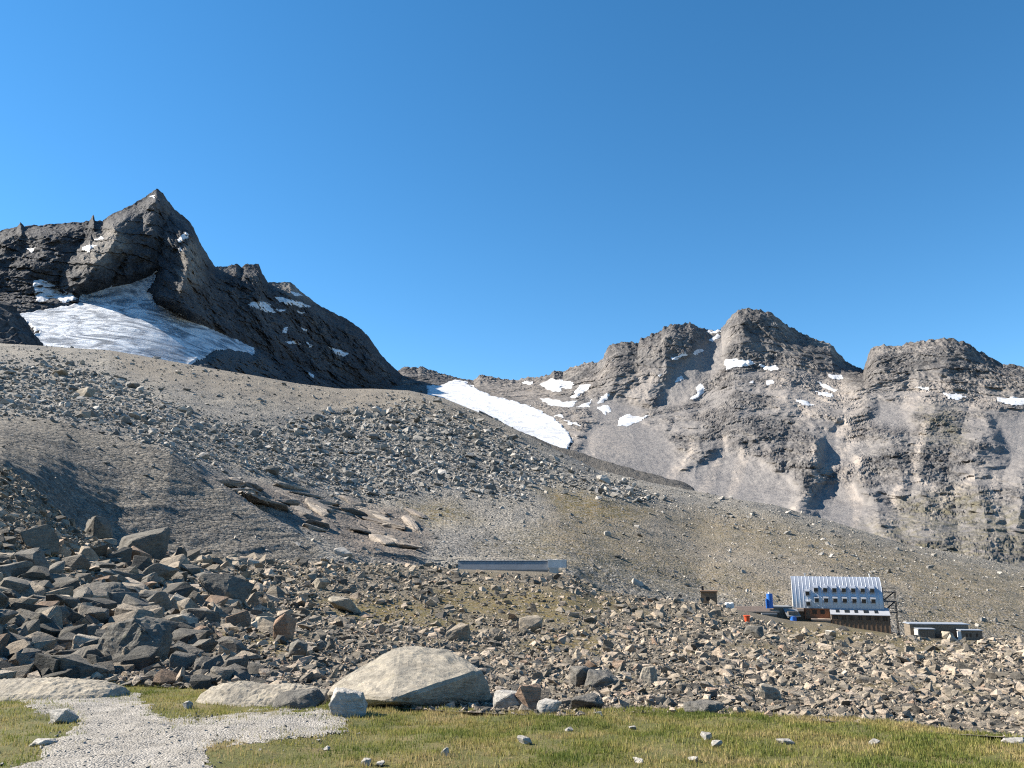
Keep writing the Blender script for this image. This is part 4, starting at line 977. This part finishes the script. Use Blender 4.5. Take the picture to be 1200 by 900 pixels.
class MB:
    def __init__(s): s.bm = bmesh.new()
    def box(s, x0, x1, y0, y1, z0, z1, bevel=0.0):
        r = bmesh.ops.create_cube(s.bm, size=1.0)
        for v in r['verts']: v.co = Vector((x0 + (v.co.x + .5) * (x1 - x0), y0 + (v.co.y + .5) * (y1 - y0), z0 + (v.co.z + .5) * (z1 - z0)))
        if bevel: bmesh.ops.bevel(s.bm, geom=list({e for v in r['verts'] for e in v.link_edges}), offset=bevel, segments=2, affect='EDGES')
        return s
    def beam(s, a, b, w_):
        a, b = Vector(a), Vector(b); d = b - a
        r = bmesh.ops.create_cube(s.bm, size=1.0)
        mt = Matrix.Translation((a + b) / 2) @ d.to_track_quat('Z', 'Y').to_matrix().to_4x4() @ Matrix.Diagonal((w_, w_, d.length, 1))
        bmesh.ops.transform(s.bm, matrix=mt, verts=r['verts']); return s
    def cyl(s, x, y, z0, z1, r0, r1=None, seg=16):
        r = bmesh.ops.create_cone(s.bm, cap_ends=True, segments=seg, radius1=r0, radius2=r0 if r1 is None else r1, depth=z1 - z0)
        bmesh.ops.translate(s.bm, verts=r['verts'], vec=(x, y, (z0 + z1) / 2)); return s
    def prism(s, poly, x0, x1):
        """polygon in (y, z) swept along x"""
        a = [s.bm.verts.new((x0, y, z)) for y, z in poly]; b = [s.bm.verts.new((x1, y, z)) for y, z in poly]
        n = len(poly)
        for i in range(n): s.bm.faces.new((a[i], a[(i + 1) % n], b[(i + 1) % n], b[i]))
        s.bm.faces.new(a[::-1]); s.bm.faces.new(b)
        return s
    def build(s, name, mat, parent=None, **kw):
        bmesh.ops.recalc_face_normals(s.bm, faces=s.bm.faces)
        me = bpy.data.meshes.new(name); s.bm.to_mesh(me); s.bm.free(); me.materials.append(mat)
        return link(name, me, parent, **kw)

def thing(name, loc, label, cat, rz=0, group=None):
    o = link(name, None, None, loc, None, label, cat, group); o.rotation_euler = (0, 0, rz); return o

# the hut: local x along the ridge, y away from the viewer, z up; origin under the front left corner of the barrel
HD = 240.0; K = HD / F                                   # metres per photo pixel at the hut
hx = lambda x: (x - 928) * K * 0.878
org = W(931, 728, HD)
hz = lambda y: (728 - y) * K
hut = thing('mountain_hut', org, 'mountain hut with silvery barrel roof, rows of dormers and timber front', 'hut', math.radians(-18))
EAVE, TOP, DEPTH = hz(713), hz(679.5), 10.5
L_ = hx(1034)
def prof(a):       # barrel profile, a from 0 (front eave) to pi (rear eave)
    return DEPTH / 2 - math.cos(a) * DEPTH / 2, EAVE + math.sin(a) ** 0.85 * (TOP - EAVE)
NA = 40
ring = [prof(math.pi * k / NA) for k in range(NA + 1)]
roof_bays = 24
roof = None
V, Fq = [], []
for i in (0, 1):
    for yy, zz in ring: V.append((i * L_, yy, zz))
for k in range(NA): Fq.append((k, k + 1, NA + 2 + k, NA + 1 + k))
me = mesh_np('roof', np.array(V), np.array(Fq), M['alu'], True)
roof = link('roof', me, hut)
for i in range(roof_bays + 1):                          # standing seams
    x = i * L_ / roof_bays
    V, Fq = [], []
    for k, (yy, zz) in enumerate(ring):
        a = math.pi * k / NA; ny, nz = -math.cos(a), math.sin(a)
        for dx, h in ((-.10, .0), (-.06, .07), (.06, .07), (.10, .0)): V.append((x + dx, yy + ny * h, zz + nz * h))
    for k in range(NA):
        for j in range(3): Fq.append((k * 4 + j, k * 4 + j + 1, k * 4 + 5 + j, k * 4 + 4 + j))
    link('roof_seam', mesh_np('roof_seam', np.array(V), np.array(Fq), M['seam'], False), roof)
for x, xx in ((0.0, -0.25), (L_, 0.25)):                   # gable ends, recessed shell
    mb = MB(); poly = [(yy * 0.985 + .08, zz - 0.05) for yy, zz in ring]
    mb.prism([(poly[0][0], -1.0)] + poly + [(poly[-1][0], -1.0)], min(x, x - xx), max(x, x - xx)); mb.build('gable_wall', M['plaster'], hut)
MB().box(0.26, L_ - 0.26, 0.25, 0.6, -1.5, EAVE - 0.02).build('front_wall', M['wood'], hut)
MB().box(-0.12, hx(971), -0.55, 0.35, EAVE - 0.14, EAVE + 0.02).build('eave', M['alud'], hut)
MB().box(0.1, L_ - .1, DEPTH - .6, DEPTH - .25, -1.5, EAVE - 0.02).build('rear_wall', M['wood'], hut)
# dormers
def dormer(x, yc):
    z = hz(yc); s = min(1, max(0, (z - EAVE) / (TOP - EAVE))); a = math.asin(s ** (1 / 0.85)); yb, _ = prof(a)
    w2, h2 = 0.62, 0.6
    o = MB().box(x - w2, x + w2, yb - 1.1, yb + 1.6, z - h2, z + h2, 0.05).build('dormer', M['alu'], hut)
    MB().prism([(yb - 1.4, z + h2 + .02), (yb + 1.0, z + h2 + .75), (yb + 1.0, z + h2 + .85), (yb - 1.4, z + h2 + .12)], x - w2 - .1, x + w2 + .1).build('dormer_roof', M['alu'], o)
    MB().box(x - .55, x + .55, yb - 1.14, yb - 1.104, z - .5, z + .5).build('window', M['glass'], o)
for i, x in enumerate((946, 956.5, 967.6, 978.4, 989.5, 1000.6, 1011.6, 1022.5)):
    dormer(hx(x), 693.5 if i else 697.5); dormer(hx(x), 704.5 if i else 708.5)
for x in (945.5, 1023.5): MB().cyl(hx(x), DEPTH / 2, TOP - .2, TOP + .75, .16).cyl(hx(x), DEPTH / 2, TOP + .75, TOP + .95, .3).build('roof_vent', M['bag'] if x > 1000 else M['alu'], roof)
# lean-to on the right half
x0, x1 = hx(971), hx(1039.5)
zt, zb = hz(711.5), hz(718.5)
lr = MB().prism([(-2.6, zb), (0.5, zt), (0.5, zt - .12), (-2.6, zb - .15)], x0, x1).build('lean_to_roof', M['bag'], hut)
lr.data.materials.clear(); lr.data.materials.append(mat_plain('pale_sheet_roof', (0.46, 0.48, 0.52), 0.5, 0.2, 0.1, 1.0))
for i, x in enumerate((980, 991, 1001.5, 1013, 1024.5)):
    xa = hx(x); MB().prism([(-1.9, zb + .75 * .26 - .02 + (zt - zb) * .13), (-0.7, zb + (zt - zb) * .62), (-0.7, zb + (zt - zb) * .62 + .05), (-1.9, zb + .75 * .26 + .03 + (zt - zb) * .13)], xa - .5 - .2 * (i % 2), xa + .5 + .2 * (i % 2)).build('skylight', M['glass'], lr)
lw = MB().box(x0 + .15, x1 - .15, -2.2, -1.95, -5.0, zb + .02).build('lean_to_wall', M['wood'], hut)
MB().box(x1 - .4, x1 - .16, -1.94, 0.4, -5.0, zb + .3).build('lean_to_side_wall', M['wood'], hut)
MB().box(x0 + .16, x0 + .4, -1.94, 0.24, -5.0, zb + .3).build('lean_to_side_wall', M['plaster'], hut)
nb = 13
for i in range(nb + 1):
    xa = x0 + .25 + (x1 - x0 - .5) * i / nb
    MB().box(xa - .06, xa + .06, -2.27, -2.203, -5.0, zb - .02).build('batten', M['wood'], lw)
for i in range(7):
    xa = x0 + 1.4 + (x1 - x0 - 2.8) * i / 6
    wn = MB().box(xa - .62, xa + .62, -2.24, -2.203, zb - 1.5, zb - .35).build('window', M['glass'], lw)
    MB().box(xa - .03, xa + .03, -2.28, -2.244, zb - 1.5, zb - .35).box(xa - .7, xa + .7, -2.28, -2.244, zb - 1.62, zb - 1.504).build('frame', M['wood'], wn)
# entrance porch on the left half
MB().box(hx(941), hx(971) - .1, -0.1, 0.24, EAVE - 3.2, EAVE - .16).build('porch_wall', M['redwood'], hut)
for x in (953, 962.5): MB().box(hx(x) - .6, hx(x) + .6, -0.14, -0.104, EAVE - 1.7, EAVE - .5).build('window', M['glass'], hut)
dr = MB().box(hx(945) - .5, hx(945) + .5, -0.15, -0.104, EAVE - 2.9, EAVE - .7).build('door', M['wood'], hut)
MB().box(hx(945) + .3, hx(945) + .4, -0.2, -0.154, EAVE - 1.9, EAVE - 1.75).build('door_handle', M['dark'], dr)
MB().box(hx(948), hx(971), -2.3, -0.2, hz(725.5), hz(724)).build('porch_floor', M['deck'], hut)
MB().box(hx(948), hx(971), -2.1, -0.3, -3.5, hz(725.6)).build('porch_base', M['stone'], hut)
MB().box(hx(929), hx(940), -1.8, 0.2, hz(716.5), hz(713.8)).build('porch_canopy', M['deck'], hut)
# fire escape on the right end
fe = link('fire_escape', None, hut)
xa, xb = L_ + .35, hx(1050)
for (xx, yy) in ((xa, 2.0), (xb, 2.0), (xa, 4.2), (xb, 4.2)): MB().beam((xx, yy, -4), (xx, yy, hz(690 if xx == xa else 693)), .17).build('post', M['dark'], fe)
for z in (hz(695), hz(705), hz(716.5)): MB().box(xa - .3, xb + .1, 1.8, 4.4, z - .12, z + .06).build('platform', M['dark'], fe)
for z0_, z1_ in ((hz(705), hz(695)), (hz(716.5), hz(705))):
    for yy in (2.1, 3.2): MB().beam((xa - .2, yy, z0_), (xb - .3, yy, z1_), .2).build('stair_stringer', M['dark'], fe)
for z in (hz(695), hz(705), hz(716.5)): MB().beam((xa, 1.95, z + 1.05), (xb, 1.95, z + 1.05), .09).beam((xb, 1.95, z + 1.05), (xb, 4.3, z + 1.05), .09).build('handrail', M['dark'], fe)
MB().beam((L_ + .1, 1.95, hz(690)), (xa, 1.95, hz(688)), .12).build('brace', M['dark'], fe)

def at(x, y, D=HD): return W(x, y, D)
def px(n, D=HD): return n * D / F
# flat-roofed annex on the left
a = thing('hut_annex', at(919, 718, 237), 'low annex with flat bluish metal roof between blue tank and hut', 'annex')
MB().box(px(-11), px(10), .2, 5, -2.5, px(5.5)).build('wall', M['stone'], a); MB().box(px(-12), px(10.6), 0, 5.2, px(5.5) + .01, px(6.6)).build('roof', M['alud'], a)
MB().box(px(1), px(12), -2.8, -.1, px(-4.4), px(2.6) - .2).build('lower_wall', M['stone'], a); MB().prism([(-3.2, px(-3.2)), (-.05, px(4.2)), (-.05, px(4.2) + .12), (-3.2, px(-3.2) + .12)], px(-1), px(14)).build('lower_roof', M['alud'], a)
a = thing('stone_annex', at(902, 727, 235), 'small dark stone annex with metal roof beside the plank-roofed shelter', 'annex')
MB().box(px(-7.5), px(8), 0, 3, -1.5, px(6.2)).build('wall', M['stone'], a); MB().box(px(-8.5), px(8.6), -.25, 3.2, px(6.2) + .01, px(7.6)).build('roof', M['alud'], a); MB().box(px(-8.6), px(-7.5) - .01, -.1, 3, -1.5, px(6.2)).build('corner_post', M['plaster'], a)
# terrace
a = thing('terrace_shelter', at(888, 719, 236), 'long low shelter with pale plank roof on posts left of the hut', 'shelter')
for i in range(12): MB().box(px(-26), px(24), -.3 + i * .42, -.3 + i * .42 + .40, px(1.2) + i * .10, px(2.4) + i * .10).build('plank', M['deck'], a)
for i in range(5): MB().box(px(-24 + 11.5 * i) - .1, px(-24 + 11.5 * i) + .1, .1, .3, -2.5, px(1.2) + .05).build('post', M['wood'], a)
MB().box(px(-25), px(23), 4.3, 4.5, -2.5, px(1.2) + .9).build('back_wall', M['stone'], a)
a = thing('terrace_wall', at(838, 711.5, 234), 'low pale stone retaining wall left of the plank-roofed shelter', 'wall')
for i in range(26):
    MB().box(px(-22) + px(1.45) * i, px(-22) + px(1.4) * (i + 1), random.uniform(-.1, .1), 1.2, -1.6, px(2.0) + random.uniform(-.12, .12), .05).build('stone', M['deck'], a)
# blue tank
a = thing('water_tank', at(904, 713, 236), 'tall blue cylindrical tank with white cap left of the hut', 'tank')
MB().cyl(0, 1, 0, px(15.5), px(3.4)).build('body', M['blue'], a); MB().cyl(px(-.3), 1, px(15.5) + .004, px(17.5), px(1.4), px(1.1)).build('cap', M['bag'], a); MB().cyl(px(-4.2), .6, 0, px(10), px(1.0)).build('pipe', M['blue'], a)
a = thing('blue_barrel', at(930, 729.5, 234), 'bright blue plastic barrel under the annex roof', 'barrel')
MB().cyl(0, 0, 0, px(6), px(3.6), px(3.4)).build('body', M['blue'], a); MB().cyl(0, 0, px(6) + .004, px(6.6), px(2.2)).build('lid', M['blue'], a)
g = pick(875, 729)
pb = lambda n: n * g.y / F
a = thing('orange_bin', g - Vector((0, 0, .1)), 'orange red plastic bin standing below the plank-roofed shelter', 'bin')
MB().cyl(0, 0, 0, pb(7), pb(2.4), pb(3.4)).build('body', M['red'], a); MB().cyl(0, 0, pb(7) + .004, pb(8), pb(3.9)).build('rim', M['red'], a)
for i, (x, lab) in enumerate(((852.5, 'left of the two white sacks at the shelter end'), (857.5, 'right of the two white sacks at the shelter end'))):
    bm = bmesh.new(); bmesh.ops.create_icosphere(bm, subdivisions=3, radius=1)
    for v in bm.verts: v.co = Vector((math.copysign(abs(v.co.x) ** .6, v.co.x) * px(2.6), math.copysign(abs(v.co.y) ** .6, v.co.y) * px(2.4), (math.copysign(abs(v.co.z) ** .7, v.co.z) + .95) * px(4.0))) * (1 + .04 * math.sin(9 * v.co.x + 5 * v.co.z + i))
    me = bpy.data.meshes.new('white_sack'); bm.to_mesh(me); bm.free(); me.materials.append(M['bag'])
    link('white_sack', me, None, at(x, 714.5, 234 + i * .6), None, lab, 'sack', 'white sacks by the terrace')
# brown stone cabin
a = thing('stone_cabin', at(831, 704, 245), 'small brown stone cabin with flat roof and chimney left of the hut', 'cabin', math.radians(-14))
MB().box(px(-9), px(9), 0, 5, -3, px(9.5)).build('wall', mat_plain('brown_stone_wall', (0.23, 0.165, 0.11), .95, 0, .4, 2, .05, .1), a); MB().box(px(-10), px(10), -.4, 5.3, px(9.5) + .01, px(11)).build('roof', M['wood'], a)
MB().box(px(-8), px(-5.5), 2, 2.7, px(11) + .004, px(16)).build('chimney', M['dark'], a); MB().box(px(-3.2), px(.5), -.06, -.004, px(.2), px(4)).build('window', M['glass'], a); MB().box(px(3), px(6), -.06, -.004, px(-2), px(4)).build('door', M['wood'], a)
# dark low shed right of the hut
a = thing('stone_shed', at(1112, 748, 246), 'low dark stone shed with three pale flat roofs right of the hut', 'shed', math.radians(-6))
def unit(x0_, x1_, y0_, y1_, zt_, lit):
    MB().box(px(x0_), px(x1_), y0_, y1_, -3, px(zt_)).build('wall', M['stone'], a)
    MB().box(px(x0_) - .25, px(x1_) + .25, y0_ - .35, y1_ + .2, px(zt_) + .01, px(zt_) + .25).build('roof', M['shedroof'], a)
unit(-37, 28, 3.2, 8, 14, True); unit(-32, -15, 0, 3.1, 9.5, True); unit(14, 37, 0, 3.1, 8.5, True)
MB().box(px(10), px(14) - .03, -.1, .3, -1, px(8)).build('door', M['bag'], a); MB().box(px(-33.3), px(-32) - .01, .02, 3, -2, px(9)).build('corner_post', M['plaster'], a)
for x in (20, 24, 31): MB().box(px(x - 1), px(x + 1), -.06, -.004, px(2), px(5.5)).build('window', M['glass'], a)
MB().box(px(-4), px(6), 3.05, 3.19, px(2), px(7)).build('opening', M['glass'], a)
# the long metal shed on the crest
D_ = 206
a = thing('long_metal_shed', at(600, 667.5, D_), 'long low grey metal-clad shed on the crest of the rubble', 'shed')
def pd(n): return n * D_ / F
shell = MB().prism([(0, 0.0), (0.9, pd(9.0)), (3.4, pd(9.3)), (3.6, -.8), (0.3, -.8)], pd(-62), pd(41)).build('sloping_wall', M['alud'], a)
MB().box(pd(-62.5), pd(41), .85, 3.6, pd(9.3) + .01, pd(10)).build('roof', M['alud'], a)
MB().box(pd(-66), pd(-62.6), .5, 3, -.8, pd(6)).build('end_post', M['stone'], a)
MB().box(pd(41) + .02, pd(62), -.3, 3.3, pd(2.2), pd(10)).build('end_box', M['alu'], a); MB().box(pd(40.4), pd(62.6), -.5, 3.5, pd(10) + .01, pd(10.8)).build('end_roof', M['alu'], a)
MB().prism([(-.25, pd(2.2) - .01), (2, pd(2.2) - .01), (2, -1.6), (-.25, -1.6)], pd(42.5), pd(53)).build('pale_base', M['plaster'], a)
MB().box(pd(62) + .02, pd(62.6), .1, .25, -.8, pd(11.5)).build('end_pole', M['alud'], a)


# ------------------------------------------------------------------ albedo level of everything but snow and ice, for this exposure
for m in bpy.data.materials:
    if m.name in ('old_snow', 'glacier_ice'): continue
    for nd in list(m.node_tree.nodes):
        if nd.type in ('BSDF_PRINCIPLED', 'BSDF_TRANSLUCENT'):
            sock = nd.inputs[0]
            if sock.is_linked:
                src = sock.links[0].from_socket; q = NB(m.node_tree)
                q.l(q.mix(1.0, src, (0.76, 0.75, 0.74), 'MULTIPLY'), sock)
